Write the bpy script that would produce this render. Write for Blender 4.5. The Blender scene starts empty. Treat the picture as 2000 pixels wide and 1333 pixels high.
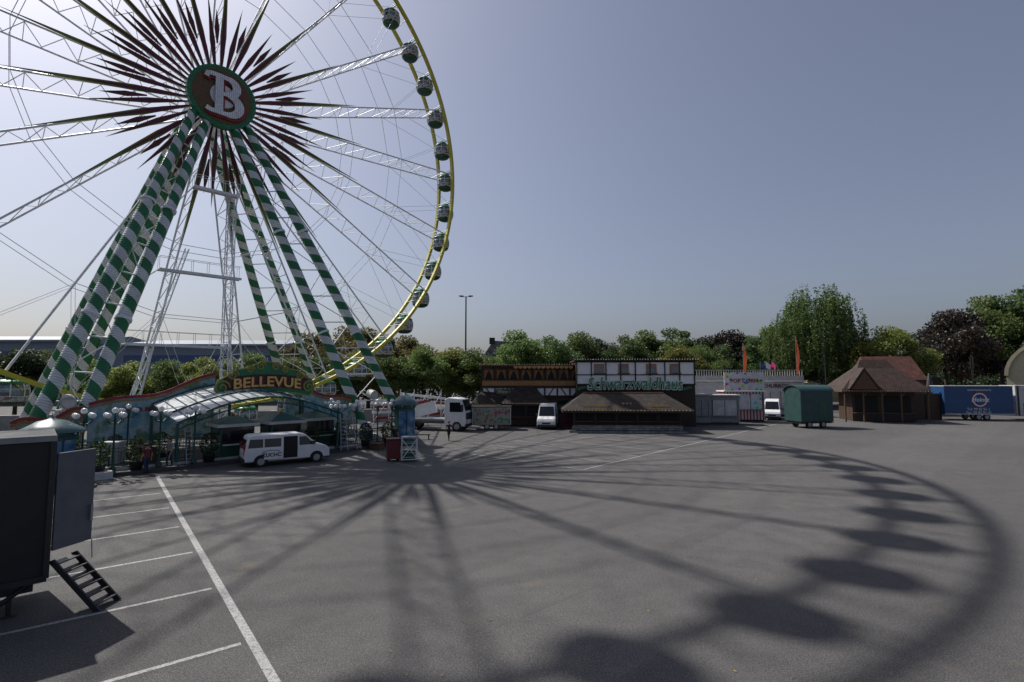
import bpy, math, random, bmesh
import numpy as np
from mathutils import Vector, Matrix, Euler
random.seed(7)
rad=math.radians
SC=bpy.context.scene
COL=SC.collection
PI=math.pi
# ------------------------------------------------------------------ materials
def newmat(name):
    m=bpy.data.materials.new(name); m.use_nodes=True
    nt=m.node_tree; b=nt.nodes['Principled BSDF']
    return m,nt,b
def nd(nt,t,**k):
    n=nt.nodes.new(t)
    for a,v in k.items(): setattr(n,a,v)
    return n
def mathn(nt,op,a,b=None,c=None):
    n=nd(nt,'ShaderNodeMath',operation=op)
    for i,x in enumerate((a,b,c)):
        if x is None: continue
        if isinstance(x,(int,float)): n.inputs[i].default_value=x
        else: nt.links.new(x,n.inputs[i])
    return n.outputs[0]
def mixc(nt,fac,a,b):
    n=nd(nt,'ShaderNodeMix',data_type='RGBA')
    for i,x in ((0,fac),(6,a),(7,b)):
        if isinstance(x,(int,float)): n.inputs[i].default_value=x
        elif isinstance(x,tuple): n.inputs[i].default_value=(*x[:3],1)
        else: nt.links.new(x,n.inputs[i])
    return n.outputs[2]
def noise(nt,scale,detail=4,rough=.6,coord='Object'):
    tc=nd(nt,'ShaderNodeTexCoord'); n=nd(nt,'ShaderNodeTexNoise')
    n.inputs['Scale'].default_value=scale; n.inputs['Detail'].default_value=detail; n.inputs['Roughness'].default_value=rough
    nt.links.new(tc.outputs[coord],n.inputs['Vector']); return n.outputs[0]
def maprange(nt,v,a,b,c,d):
    n=nd(nt,'ShaderNodeMapRange')
    nt.links.new(v,n.inputs[0])
    for i,x in enumerate((a,b,c,d)): n.inputs[i+1].default_value=x
    return n.outputs[0]
def finish(nt,b,col,rough=.6,metal=0,var=.2,scale=2.0,bump=0,bscale=20,extra=None):
    f=maprange(nt,noise(nt,scale),.3,.7,1-var,1+var*.6)
    hs=nd(nt,'ShaderNodeHueSaturation')
    if isinstance(col,tuple): hs.inputs['Color'].default_value=(*col[:3],1)
    else: nt.links.new(col,hs.inputs['Color'])
    nt.links.new(f,hs.inputs['Value'])
    nt.links.new(hs.outputs[0],b.inputs['Base Color'])
    b.inputs['Roughness'].default_value=rough; b.inputs['Metallic'].default_value=metal
    if bump:
        bn=nd(nt,'ShaderNodeBump'); bn.inputs['Strength'].default_value=bump; bn.inputs['Distance'].default_value=.02
        nt.links.new(noise(nt,bscale,6) if extra is None else extra,bn.inputs['Height'])
        nt.links.new(bn.outputs[0],b.inputs['Normal'])
_mc={}
def mat(name,col,rough=.6,metal=0,var=.2,scale=2.0,bump=0,bscale=20):
    if name in _mc: return _mc[name]
    m,nt,b=newmat(name); finish(nt,b,col,rough,metal,var,scale,bump,bscale)
    _mc[name]=m; return m
def glassmat():
    m,nt,b=newmat('dark_glass'); finish(nt,b,(.012,.015,.018),.08,0,.3,1.0); b.inputs['IOR'].default_value=1.5
    return m
WHITE=mat('white_paint',(.7,.7,.7),.4,var=.12,scale=1.5)
OFFW=mat('weathered_white',(.48,.48,.47),.6,var=.3,scale=1.2)
STEEL=mat('white_steel',(.72,.73,.76),.4,.0,.15)
GALV=mat('galvanised_metal',(.35,.36,.38),.4,.8,.2)
DARK=mat('dark_paint',(.02,.02,.022),.5,var=.3)
BLACK=mat('black_rubber',(.012,.012,.012),.8,var=.3)
YEL=mat('yellow_paint',(.5,.44,.03),.4,var=.15)
GREEN=mat('green_paint',(.012,.17,.07),.4,var=.25)
DGREEN=mat('dark_green_paint',(.01,.065,.04),.45,var=.3)
TEAL=mat('teal_paint',(.018,.085,.085),.5,var=.25)
RED=mat('red_paint',(.27,.015,.02),.45,var=.2)
DRED=mat('dark_red_panel',(.10,.006,.022),.45,var=.2)
OLIVE=mat('olive_gold',(.17,.19,.03),.45,var=.25)
GOLD=mat('gold_brown',(.3,.17,.04),.4,.2,var=.35,scale=6)
HUBG=mat('hub_brown_gold',(.13,.07,.025),.45,.2,var=.35,scale=6)
GLASS=glassmat()
WOOD=mat('brown_wood',(.11,.055,.027),.7,var=.4,scale=4,bump=.3)
DWOOD=mat('dark_wood',(.026,.016,.011),.7,var=.5,scale=4,bump=.3)
LWOOD=mat('orange_wood',(.32,.16,.055),.65,var=.35,scale=5,bump=.2)
BLUE=mat('blue_panel',(.012,.06,.17),.4,var=.15)
GREY=mat('grey_panel',(.22,.23,.24),.5,var=.2)
CREAM=mat('cream_render',(.45,.39,.26),.8,var=.15)
GLOBE=mat('lamp_globe',(.75,.75,.73),.25,var=.05)
SKIN=mat('skin',(.4,.22,.15),.6,var=.1)
REDL=mat('tail_lamp_red',(.3,.01,.01),.2,var=.1)
LAMPG=mat('headlamp_glass',(.5,.5,.5),.1,var=.1)
BRONZE=mat('terracotta_red',(.2,.06,.04),.75,var=.3)
def helix():
    m,nt,b=newmat('spiral_green_white')
    tc=nd(nt,'ShaderNodeTexCoord'); s=nd(nt,'ShaderNodeSeparateXYZ'); nt.links.new(tc.outputs['Object'],s.inputs[0])
    a=mathn(nt,'MULTIPLY',mathn(nt,'ARCTAN2',s.outputs[1],s.outputs[0]),1/(2*PI))
    v=mathn(nt,'FRACT',mathn(nt,'ADD',mathn(nt,'MULTIPLY',s.outputs[2],.58),a))
    g=mathn(nt,'GREATER_THAN',v,.48)
    c=mixc(nt,g,(.64,.66,.66),(.008,.15,.05))
    w=mathn(nt,'SINE',mathn(nt,'MULTIPLY',s.outputs[2],34.0))
    c=mixc(nt,maprange(nt,w,.6,1,0,.45),c,(.02,.05,.035))
    finish(nt,b,c,.38,0,.2,.8,.5,20,extra=w)
    return m
HELIX=helix()
def tiles(name,c1,c2,sx=4,sy=8,rough=.8,mortar=(.01,.01,.01),bump=.6):
    m,nt,b=newmat(name)
    tc=nd(nt,'ShaderNodeTexCoord'); s=nd(nt,'ShaderNodeSeparateXYZ'); nt.links.new(tc.outputs['Object'],s.inputs[0])
    cx=nd(nt,'ShaderNodeCombineXYZ')
    u=mathn(nt,'ADD',s.outputs[0],mathn(nt,'MULTIPLY',s.outputs[1],.6)) 
    nt.links.new(u,cx.inputs[0]); nt.links.new(s.outputs[2],cx.inputs[1])
    br=nd(nt,'ShaderNodeTexBrick'); nt.links.new(cx.outputs[0],br.inputs[0])
    br.inputs['Color1'].default_value=(*c1,1); br.inputs['Color2'].default_value=(*c2,1); br.inputs['Mortar'].default_value=(*mortar,1)
    br.inputs['Scale'].default_value=1; br.inputs['Brick Width'].default_value=1/sx; br.inputs['Row Height'].default_value=1/sy; br.inputs['Mortar Size'].default_value=.012
    finish(nt,b,br.outputs[0],rough,0,.45,1.5,bump,20,extra=br.outputs[1])
    return m
SHING=tiles('wood_shingles',(.013,.009,.006),(.04,.024,.015),2.5,5)
RTILE=tiles('brown_roof_tiles',(.028,.016,.011),(.06,.028,.019),2.5,3.5)
REDT=tiles('red_roof_tiles',(.14,.05,.033),(.10,.035,.025),3,3)
STONE=tiles('pale_stone_blocks',(.3,.3,.29),(.18,.18,.18),3,5,.8,(.03,.03,.03))
def stripes(name,c1,c2,axis,freq,duty=.5,rough=.5,bump=0):
    m,nt,b=newmat(name)
    tc=nd(nt,'ShaderNodeTexCoord'); s=nd(nt,'ShaderNodeSeparateXYZ'); nt.links.new(tc.outputs['Object'],s.inputs[0])
    fr=mathn(nt,'FRACT',mathn(nt,'MULTIPLY',s.outputs[axis],freq))
    g=mathn(nt,'GREATER_THAN',fr,duty)
    finish(nt,b,mixc(nt,g,c1,c2),rough,0,.2,1.5,bump,20,extra=fr if bump else None)
    return m
CORRG=stripes('corrugated_grey',(.26,.27,.28),(.2,.21,.22),2,5,.5,.5,.6)
CORRW=stripes('ribbed_white',(.5,.5,.5),(.43,.43,.44),0,4,.85,.5,.2)
PLANK=stripes('timber_planks',(.055,.029,.016),(.033,.018,.011),2,5,.85,.7,.3)
CANDY=stripes('red_white_stripes',(.55,.5,.5),(.35,.04,.07),0,2.5)
def confetti():
    m,nt,b=newmat('confetti_panel')
    tc=nd(nt,'ShaderNodeTexCoord'); v=nd(nt,'ShaderNodeTexVoronoi'); v.inputs['Scale'].default_value=1.6
    nt.links.new(tc.outputs['Object'],v.inputs['Vector'])
    g=mathn(nt,'LESS_THAN',v.outputs['Distance'],.36)
    hs=nd(nt,'ShaderNodeHueSaturation'); hs.inputs['Saturation'].default_value=2; hs.inputs['Value'].default_value=.7; nt.links.new(v.outputs['Color'],hs.inputs['Color'])
    finish(nt,b,mixc(nt,g,(.6,.58,.6),hs.outputs[0]),.5); return m
CONF=confetti()
def mural(name,cols,scale):
    m,nt,b=newmat(name)
    r=nd(nt,'ShaderNodeValToRGB'); r.color_ramp.interpolation='EASE'
    e=r.color_ramp.elements; n=len(cols)
    while len(e)<n: e.new(.5)
    for i,c in enumerate(cols):
        e[i].position=.3+.4*i/(n-1); e[i].color=(*c,1)
    nt.links.new(noise(nt,scale,5),r.inputs[0]); finish(nt,b,r.outputs[0],.5,var=.2); return m
MURAL=mural('sky_mural',[(.04,.14,.2),(.12,.3,.4),(.32,.42,.44),(.1,.2,.13),(.4,.28,.14)],.6)
MURG=mural('green_mural',[(.02,.08,.05),(.06,.2,.11),(.3,.28,.22),(.25,.06,.08),(.06,.18,.14)],1.4)
MURC=mural('cabin_mural',[(.02,.12,.06),(.25,.3,.3),(.5,.5,.48),(.3,.12,.05),(.05,.15,.25)],2.2)
def asphalt():
    m,nt,b=newmat('asphalt')
    n1=noise(nt,.12,5,.6); n2=noise(nt,1.3,5,.65); n3=noise(nt,45,3,.8); n4=noise(nt,9,4,.7); n6=noise(nt,17,3,.75); n7=noise(nt,.035,3,.6)
    tc=nd(nt,'ShaderNodeTexCoord')
    base=mixc(nt,maprange(nt,n1,.38,.62,0,1),(.062,.0595,.0585),(.096,.092,.089))
    base=mixc(nt,maprange(nt,n7,.4,.6,0,.5),base,(.103,.098,.094))
    base=mixc(nt,maprange(nt,n2,.48,.7,0,.65),base,(.046,.0445,.0435))
    base=mixc(nt,maprange(nt,n2,.5,.32,0,.3),base,(.13,.125,.12))
    base=mixc(nt,maprange(nt,n4,.52,.75,0,.5),base,(.135,.128,.12))
    base=mixc(nt,maprange(nt,n6,.53,.7,0,.85),base,(.18,.172,.162))
    base=mixc(nt,maprange(nt,n6,.47,.3,0,.85),base,(.026,.025,.025))
    base=mixc(nt,maprange(nt,n3,.5,.65,0,.9),base,(.22,.21,.20))
    base=mixc(nt,maprange(nt,n3,.5,.35,0,.9),base,(.016,.015,.016))
    mp=nd(nt,'ShaderNodeMapping'); mp.inputs['Rotation'].default_value=(0,0,rad(48)); nt.links.new(tc.outputs['Object'],mp.inputs[0])
    s=nd(nt,'ShaderNodeSeparateXYZ'); nt.links.new(mp.outputs[0],s.inputs[0])
    w=mathn(nt,'ADD',s.outputs[0],mathn(nt,'MULTIPLY',n2,.25))
    lane=mathn(nt,'FRACT',mathn(nt,'MULTIPLY',w,.085))
    base=mixc(nt,mathn(nt,'MULTIPLY',mathn(nt,'GREATER_THAN',lane,.5),.14),base,(.035,.034,.034))
    seam=mathn(nt,'LESS_THAN',mathn(nt,'ABSOLUTE',mathn(nt,'SUBTRACT',mathn(nt,'FRACT',mathn(nt,'MULTIPLY',w,.17)),.5)),.003)
    base=mixc(nt,mathn(nt,'MULTIPLY',seam,mathn(nt,'MULTIPLY',maprange(nt,n1,.4,.6,0,1),.4)),base,(.03,.03,.03))
    n5=noise(nt,.55,3,.5)
    base=mixc(nt,maprange(nt,n5,.64,.76,0,.6),base,(.16,.13,.10))
    nt.links.new(base,b.inputs['Base Color']); b.inputs['Roughness'].default_value=.85
    b.inputs['Specular IOR Level'].default_value=.3
    bn=nd(nt,'ShaderNodeBump'); bn.inputs['Strength'].default_value=.9; bn.inputs['Distance'].default_value=.012
    nt.links.new(n3,bn.inputs['Height']); nt.links.new(bn.outputs[0],b.inputs['Normal'])
    return m
ASPH=asphalt()
def roadpaint():
    m,nt,b=newmat('worn_road_paint')
    n=noise(nt,12,5,.8); c=mixc(nt,maprange(nt,n,.47,.62,0,.85),(.36,.35,.345),(.09,.088,.086))
    nt.links.new(c,b.inputs['Base Color']); b.inputs['Roughness'].default_value=.8; return m
RPAINT=roadpaint()
def leafmat(name,c1,c2,trans=.45):
    m,nt,b=newmat(name)
    g=nd(nt,'ShaderNodeNewGeometry'); oi=nd(nt,'ShaderNodeObjectInfo')
    f=mathn(nt,'ADD',mathn(nt,'MULTIPLY',g.outputs['Random Per Island'],.5),maprange(nt,noise(nt,.55,2),.35,.65,0,.5))
    c=mixc(nt,f,c1,c2)
    hs=nd(nt,'ShaderNodeHueSaturation'); nt.links.new(c,hs.inputs['Color'])
    nt.links.new(maprange(nt,oi.outputs['Random'],0,1,.8,1.25),hs.inputs['Value'])
    nt.links.new(maprange(nt,oi.outputs['Random'],0,1,.485,.515),hs.inputs['Hue'])
    nt.links.new(hs.outputs[0],b.inputs['Base Color']); b.inputs['Roughness'].default_value=.5; b.inputs['Specular IOR Level'].default_value=.35
    tr=nd(nt,'ShaderNodeBsdfTranslucent'); nt.links.new(hs.outputs[0],tr.inputs[0])
    mx=nd(nt,'ShaderNodeMixShader'); mx.inputs[0].default_value=trans
    nt.links.new(b.outputs[0],mx.inputs[1]); nt.links.new(tr.outputs[0],mx.inputs[2])
    nt.links.new(mx.outputs[0],nt.nodes['Material Output'].inputs[0]); return m
LEAF={'fresh':leafmat('leaf_fresh',(.06,.11,.03),(.18,.23,.07),.5),
 'mid':leafmat('leaf_mid',(.045,.085,.03),(.12,.17,.055)),
 'dark':leafmat('leaf_dark',(.024,.046,.02),(.06,.085,.032)),
 'olive':leafmat('leaf_olive',(.07,.065,.024),(.16,.13,.05)),
 'yellow':leafmat('leaf_yellow',(.10,.125,.03),(.25,.26,.07),.5),
 'purple':leafmat('leaf_purple',(.024,.018,.016),(.048,.036,.028),.2)}
BARK=mat('bark',(.06,.048,.035),.9,var=.4,scale=6,bump=.5)
# ------------------------------------------------------------------ mesh builder
class M:
    def __init__(s): s.v=[];s.f=[];s.mi=[];s.sm=[]
    def add(s,vs,fs,mi=0,sm=False):
        o=len(s.v); s.v+=[tuple(v) for v in vs]
        for f in fs: s.f.append([o+i for i in f]); s.mi.append(mi); s.sm.append(sm)
        return s
    def box(s,x0,x1,y0,y1,z0,z1,mi=0):
        return s.add([(x0,y0,z0),(x1,y0,z0),(x1,y1,z0),(x0,y1,z0),(x0,y0,z1),(x1,y0,z1),(x1,y1,z1),(x0,y1,z1)],
          [(0,3,2,1),(4,5,6,7),(0,1,5,4),(1,2,6,5),(2,3,7,6),(3,0,4,7)],mi)
    def obox(s,c,sz,rot=(0,0,0),mi=0):
        Rm=Euler(rot).to_matrix(); c=Vector(c); vs=[]
        for z in(-.5,.5):
            for x,y in((-.5,-.5),(.5,-.5),(.5,.5),(-.5,.5)): vs.append(c+Rm@Vector((x*sz[0],y*sz[1],z*sz[2])))
        return s.add(vs,[(0,3,2,1),(4,5,6,7),(0,1,5,4),(1,2,6,5),(2,3,7,6),(3,0,4,7)],mi)
    def tube(s,p,q,r,n=6,mi=0,r2=None,cap=True,sm=True):
        p=Vector(p);q=Vector(q);d=q-p
        if d.length<1e-6:return s
        d.normalize(); a=d.orthogonal().normalized(); b=d.cross(a); r2=r if r2 is None else r2
        vs=[p+(a*math.cos(2*PI*i/n)+b*math.sin(2*PI*i/n))*r for i in range(n)]+[q+(a*math.cos(2*PI*i/n)+b*math.sin(2*PI*i/n))*r2 for i in range(n)]
        s.add(vs,[(i,(i+1)%n,n+(i+1)%n,n+i) for i in range(n)],mi,sm)
        if cap: s.add(vs[:n],[tuple(reversed(range(n)))],mi); s.add(vs[n:],[tuple(range(n))],mi)
        return s
    def path(s,pts,r,n=5,mi=0,closed=False):
        k=len(pts)
        for i in range(k if closed else k-1): s.tube(pts[i],pts[(i+1)%k],r,n,mi,cap=False)
        return s
    def lathe(s,prof,n=16,mi=0,c=(0,0,0),sm=True,a0=0.0):
        vs=[];k=len(prof)
        for r,z in prof:
            for i in range(n):
                a=a0+2*PI*i/n; vs.append((c[0]+r*math.cos(a),c[1]+r*math.sin(a),c[2]+z))
        o=len(s.v); s.v+=vs
        for j in range(k-1):
            for i in range(n):
                s.f.append([o+j*n+i,o+j*n+(i+1)%n,o+(j+1)*n+(i+1)%n,o+(j+1)*n+i]); s.mi.append(mi); s.sm.append(sm)
        return s
    def ball(s,c,r,mi=0,n=10,sz=1):
        k=6; return s.lathe([(max(.001,r*math.sin(PI*i/k)),-r*sz*math.cos(PI*i/k)) for i in range(k+1)],n,mi,c)
    def prism(s,pts,y0,y1,mi=0,axis='y'):
        n=len(pts)
        f=(lambda p,y:(p[0],y,p[1])) if axis=='y' else ((lambda p,y:(y,p[0],p[1])) if axis=='x' else (lambda p,y:(p[0],p[1],y)))
        return s.add([f(p,y0) for p in pts]+[f(p,y1) for p in pts],[tuple(range(n)),tuple(reversed(range(n,2*n)))]+[(i,n+i,n+(i+1)%n,(i+1)%n) for i in range(n)],mi)
    def ribbon(s,pts,w,y0,y1,mi=0):
        L=[];Rr=[];n=len(pts)
        for i,p in enumerate(pts):
            a=Vector(pts[max(0,i-1)]);b=Vector(pts[min(n-1,i+1)]);d=(b-a).normalized();nn=Vector((-d[1],d[0]))
            ww=w[i] if isinstance(w,(list,tuple)) else w
            L.append(Vector(p)+nn*ww/2);Rr.append(Vector(p)-nn*ww/2)
        for i in range(n-1): s.prism([L[i],L[i+1],Rr[i+1],Rr[i]],y0,y1,mi)
        return s
    def obj(s,name,mats,parent=None,loc=(0,0,0),rot=(0,0,0),bevel=0,label=None,stuff=False):
        me=bpy.data.meshes.new(name); me.from_pydata(s.v,[],s.f)
        for m in (mats if isinstance(mats,(list,tuple)) else [mats]): me.materials.append(m)
        me.polygons.foreach_set('material_index',s.mi); me.polygons.foreach_set('use_smooth',s.sm); me.update()
        bm=bmesh.new(); bm.from_mesh(me); bmesh.ops.recalc_face_normals(bm,faces=bm.faces); bm.to_mesh(me); bm.free()
        o=bpy.data.objects.new(name,me); COL.objects.link(o)
        o.parent=parent; o.location=loc; o.rotation_euler=rot
        if bevel:
            b=o.modifiers.new('Bevel','BEVEL'); b.width=bevel; b.segments=2; b.limit_method='ANGLE'; b.angle_limit=rad(35)
        if label: o['label']=label
        if stuff: o['kind']='stuff'
        return o
def tag(o,label,cat,group=None):
    o['label']=label;o['category']=cat
    if group:o['group']=group
    return o
def thing(name,label,cat,loc=(0,0,0),rz=0,group=None):
    o=bpy.data.objects.new(name,None); COL.objects.link(o); o.empty_display_size=.5
    o.location=loc;o.rotation_euler=(0,0,rz); return tag(o,label,cat,group)
def copy_thing(src,loc,rz=None,label=None):
    o=src.copy(); COL.objects.link(o); o.location=loc
    if rz is not None:o.rotation_euler=(0,0,rz)
    if label:o['label']=label
    for c in src.children:
        k=c.copy();COL.objects.link(k);k.parent=o
    return o
def text(name,body,size,m,parent,loc,rot=(PI/2,0,0),ext=.03,off=0,shear=0,arch=0,sx=1,align='CENTER',label=None):
    cu=bpy.data.curves.new('t','FONT');cu.body=body;cu.size=size;cu.extrude=ext;cu.offset=off;cu.shear=shear;cu.align_x=align;cu.align_y='CENTER';cu.resolution_u=3
    to=bpy.data.objects.new('t',cu);COL.objects.link(to)
    bpy.context.view_layer.update()
    me=bpy.data.meshes.new_from_object(to.evaluated_get(bpy.context.evaluated_depsgraph_get()))
    bpy.data.objects.remove(to);bpy.data.curves.remove(cu)
    me.name=name; me.materials.clear(); me.materials.append(m)
    for v in me.vertices:
        v.co.x*=sx
        if arch: v.co.y+=-arch*v.co.x**2
    o=bpy.data.objects.new(name,me);COL.objects.link(o);o.parent=parent;o.location=loc;o.rotation_euler=rot
    if label:o['label']=label
    return o
# ------------------------------------------------------------------ camera / light / sky
H0=5.5
cam=bpy.data.cameras.new('camera');cam.lens=18;cam.sensor_width=36;cam.clip_end=4000
co=bpy.data.objects.new('camera',cam);COL.objects.link(co);co.location=(0,0,H0);co.rotation_euler=(rad(90+4.2),0,0);SC.camera=co
PHI=rad(45.7); U=(math.cos(PHI),math.sin(PHI)); N=(math.sin(PHI),-math.cos(PHI))
CX,CY,HZ,RW=-28.5,47.6,31.9,29.3
def WL(a,b,z=0): return (CX+U[0]*a+N[0]*b,CY+U[1]*a+N[1]*b,z)
SUN=Vector((-.71,.517,1)).normalized()
sl=bpy.data.lights.new('sun','SUN');sl.energy=5.0;sl.angle=rad(.53);sl.color=(1,.965,.91)
so=bpy.data.objects.new('sun',sl);COL.objects.link(so);so.rotation_euler=SUN.to_track_quat('Z','Y').to_euler()
w=bpy.data.worlds.new('World');SC.world=w;w.use_nodes=True;nt=w.node_tree
sk=nt.nodes.new('ShaderNodeTexSky');sk.sky_type='NISHITA';sk.sun_disc=False
sk.sun_elevation=math.asin(SUN.z);sk.sun_rotation=math.atan2(SUN.x,SUN.y);sk.air_density=1.1;sk.dust_density=3.2;sk.ozone_density=2.5;sk.altitude=100
hs=nt.nodes.new('ShaderNodeHueSaturation');hs.inputs['Saturation'].default_value=.66
bw=nt.nodes.new('ShaderNodeRGBToBW');nt.links.new(sk.outputs[0],bw.inputs[0])
tint=mixc(nt,maprange(nt,bw.outputs[0],1.5,6.5,0,1),(.97,.965,1.09),(.925,.95,1.05))
tn=nt.nodes.new('ShaderNodeMix');tn.data_type='RGBA';tn.blend_type='MULTIPLY';tn.inputs[0].default_value=1
nt.links.new(tint,tn.inputs[7])
nt.links.new(sk.outputs[0],hs.inputs['Color']);nt.links.new(hs.outputs[0],tn.inputs[6]);nt.links.new(tn.outputs[2],nt.nodes['Background'].inputs[0]);nt.nodes['Background'].inputs[1].default_value=.084
SC.view_settings.view_transform='Standard';SC.view_settings.look='None';SC.view_settings.exposure=0
# ------------------------------------------------------------------ ground and markings
g=M().add([(-900,-60,0),(900,-60,0),(900,1500,0),(-900,1500,0)],[(0,1,2,3)]).obj('ground',[ASPH]);g['kind']='structure'
def line(p,q,wd=.14,z=.004):
    p=Vector(p);q=Vector(q);d=(q-p).normalized();n=Vector((-d.y,d.x))*wd/2
    o=M().add([(*(p-n),z),(*(q-n),z),(*(q+n),z),(*(p+n),z)],[(0,1,2,3)]).obj('road_marking',[RPAINT]);o['kind']='structure';return o
line((-20.2,29.6),(-1.2,5.85),.18)
dm=Vector((.625,-.78));pm=Vector((-.79,-.615));p0=Vector((-5.57,11.14))
for i in range(-1,6):
    p=p0-dm*3.6*i+pm*.09
    line(p,p+pm*5.3,.12,.0045)
line((4.3,31.5),(33.2,64),.11)
d2=Vector((.666,.746));q2=Vector((-.746,.666))
for i in range(0,7):
    p=Vector((4.3,31.5))+d2*(3.6*i)+q2*.08; line(p,p+q2*10,.09,.0045)
for i in range(0,5):
    p=Vector((0.0,27.5))+d2*(3.6*i)-Vector((6,-5))*1.0; line(p,p+q2*4.5,.08,.0045)
lm=M()
for i in range(130):
    x=random.uniform(-6,22);y=random.uniform(7,32);a=random.uniform(0,6);r=random.uniform(.02,.045)
    lm.add([(x+r*math.cos(a),y+r*math.sin(a),.012),(x+r*.6*math.cos(a+1.6),y+r*.6*math.sin(a+1.6),.02),(x-r*math.cos(a),y-r*math.sin(a),.012),(x-r*.6*math.cos(a+1.6),y-r*.6*math.sin(a+1.6),.015)],[(0,1,2,3)])
o=lm.obj('fallen_leaves',[mat('dry_leaf',(.25,.17,.05),.8)]);o['kind']='stuff'
# ------------------------------------------------------------------ ferris wheel
FW=thing('ferris_wheel','giant ferris wheel with green and white striped legs','ferris wheel',(CX,CY,0),PHI)
SEP=3.0
def rimmesh(y):
    m=M();K=168
    pr=[(RW,-.2),(RW,.2),(RW-.34,.2),(RW-.34,-.2)]
    for i in range(K):
        a=2*PI*i/K;b=2*PI*(i+1)/K
        vs=[(r*math.cos(t),y+d,HZ+r*math.sin(t)) for t in(a,b) for r,d in pr]
        m.add(vs,[(0,1,5,4),(1,2,6,5),(2,3,7,6),(3,0,4,7)],0)
    return m
for y in(0,SEP): rimmesh(y).obj('rim',[YEL],FW,label='yellow painted steel rim')
cm=M()
for i in range(84):
    a=2*PI*i/84;c,s=math.cos(a),math.sin(a);r=RW-.3
    cm.tube((r*c,.2,HZ+r*s),(r*c,SEP-.2,HZ+r*s),.045,5)
for y in(.05,SEP-.05):
  for r in(14.4,21.0):
    pts=[(r*math.cos(2*PI*i/21+rad(3)),y,HZ+r*math.sin(2*PI*i/21+rad(3))) for i in range(21)]
    cm.path(pts,.035,4,0,True)
cm.obj('tie_cables',[STEEL],FW,stuff=True)
A0=rad(3)
for i in range(21):
    a=A0+2*PI*i/21
    m=M()
    def P(r,y): return (r*math.cos(a),y,HZ+r*math.sin(a))
    m.tube(P(1.5,-.4),P(RW-.3,.05),.085,6); m.tube(P(1.5,SEP+.4),P(RW-.3,SEP-.05),.085,6)
    k=22
    for j in range(k):
        r0=3+j*(RW-3.4)/k;r1=3+(j+1)*(RW-3.4)/k
        y0,y1=(0,SEP) if j%2 else (SEP,0)
        m.tube(P(r0,y0),P(r1,y1),.036,4,cap=False)
        if j%3==0: m.tube(P(r0,0),P(r0,SEP),.04,4,cap=False)
    b=a+2*PI/42
    for y in(.05,SEP-.05):
        e=(( RW-.3)*math.cos(b),y,HZ+(RW-.3)*math.sin(b)); e2=((RW-.3)*math.cos(2*a-b),y,HZ+(RW-.3)*math.sin(2*a-b))
        m.tube(P(21,y),e,.022,4,cap=False); m.tube(P(21,y),e2,.022,4,cap=False)
    m.obj('spoke',[STEEL],FW)
def ray(a,r0,r1,wd,y,front=.55,pk=.3,edge=.05):
    m=M();L=r1-r0
    def dia(w,y0,y1,l0,l1,mi):
        pts=[(-w*.25,l0),(-w,l0+(l1-l0)*pk),(0,l1),(w,l0+(l1-l0)*pk),(w*.25,l0)]
        m.prism(pts,y0,y1,mi)
    dia(wd+edge,0,.06,0,L,1); dia(wd-.02,-.05,-.003,.05,L*front,0)
    dia(wd-.02,.063,.1,.05,L*front,0)
    return m.obj('sun_ray',[DRED,OLIVE],FW,(r0*math.cos(a),y,HZ+r0*math.sin(a)),(0,PI/2-a,0))
for i in range(21):
    a=A0+2*PI*i/21;s=2*PI/21
    ray(a,2.6,15.0,.22,-.7,.62,.32,.05)
    ray(a+s*.5,2.6,10.4,.19,-.6,.88,.42,.05)
    ray(a+s*.25,5.8,9.2,.19,-.5,.92,.45,.04)
hm=M()
hm.tube((0,-2.0,HZ),(0,SEP+2.0,HZ),1.1,20,0);hm.tube((0,-.5,HZ),(0,-.1,HZ),2.0,28,0);hm.tube((0,SEP+.1,HZ),(0,SEP+.5,HZ),2.0,28,0)
hm.obj('hub',[STEEL],FW)
hd=M(); hd.tube((0,-1.9,HZ),(0,-1.3,HZ),2.95,64,0); hd.tube((0,-1.94,HZ),(0,-1.91,HZ),2.55,64,1)
for i in range(56):
    t=2*PI*i/56; hd.ball((2.76*math.cos(t),-1.93,HZ+2.76*math.sin(t)),.075,2,6)
hdo=hd.obj('hub_disc',[GREEN,HUBG,mat('green_bulbs',(.06,.28,.14),.3)],FW)
def arc(cx,cz,rx,rz,a0,a1,n=14): return [(cx+rx*math.cos(rad(a0+(a1-a0)*i/n)),cz+rz*math.sin(rad(a0+(a1-a0)*i/n))) for i in range(n+1)]
def letterB(y,dx,dz,e):
    m=M();d=.12
    m.prism([(-.72-e+dx,-1.65+dz),(-.05+e+dx,-1.65+dz),(-.12+e+dx,1.55+dz),(-.74-e+dx,1.5+dz)],y,y+d)
    m.ribbon([(x+dx,z+dz) for x,z in [(-1.5,1.28),(-1.45,1.62),(-1.0,1.72),(-.3,1.72),(.3,1.68)]],.36+2*e,y-.004,y+d)
    m.ribbon([(x+dx,z+dz) for x,z in arc(.25,.92,.82,.76,88,-95)],[.36+2*e+.32*math.sin(PI*i/14) for i in range(15)],y-.008,y+d)
    m.ribbon([(x+dx,z+dz) for x,z in [(.3,.14),(-.4,.1)]],.3+2*e,y-.002,y+d)
    m.ribbon([(x+dx,z+dz) for x,z in arc(.35,-.82,1.02,.93,92,-95)],[.36+2*e+.4*math.sin(PI*i/14) for i in range(15)],y-.006,y+d)
    m.ribbon([(x+dx,z+dz) for x,z in [(.35,-1.75),(-.4,-1.75),(-1.1,-1.74),(-1.45,-1.6)]],.36+2*e,y-.01,y+d)
    return m
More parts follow.
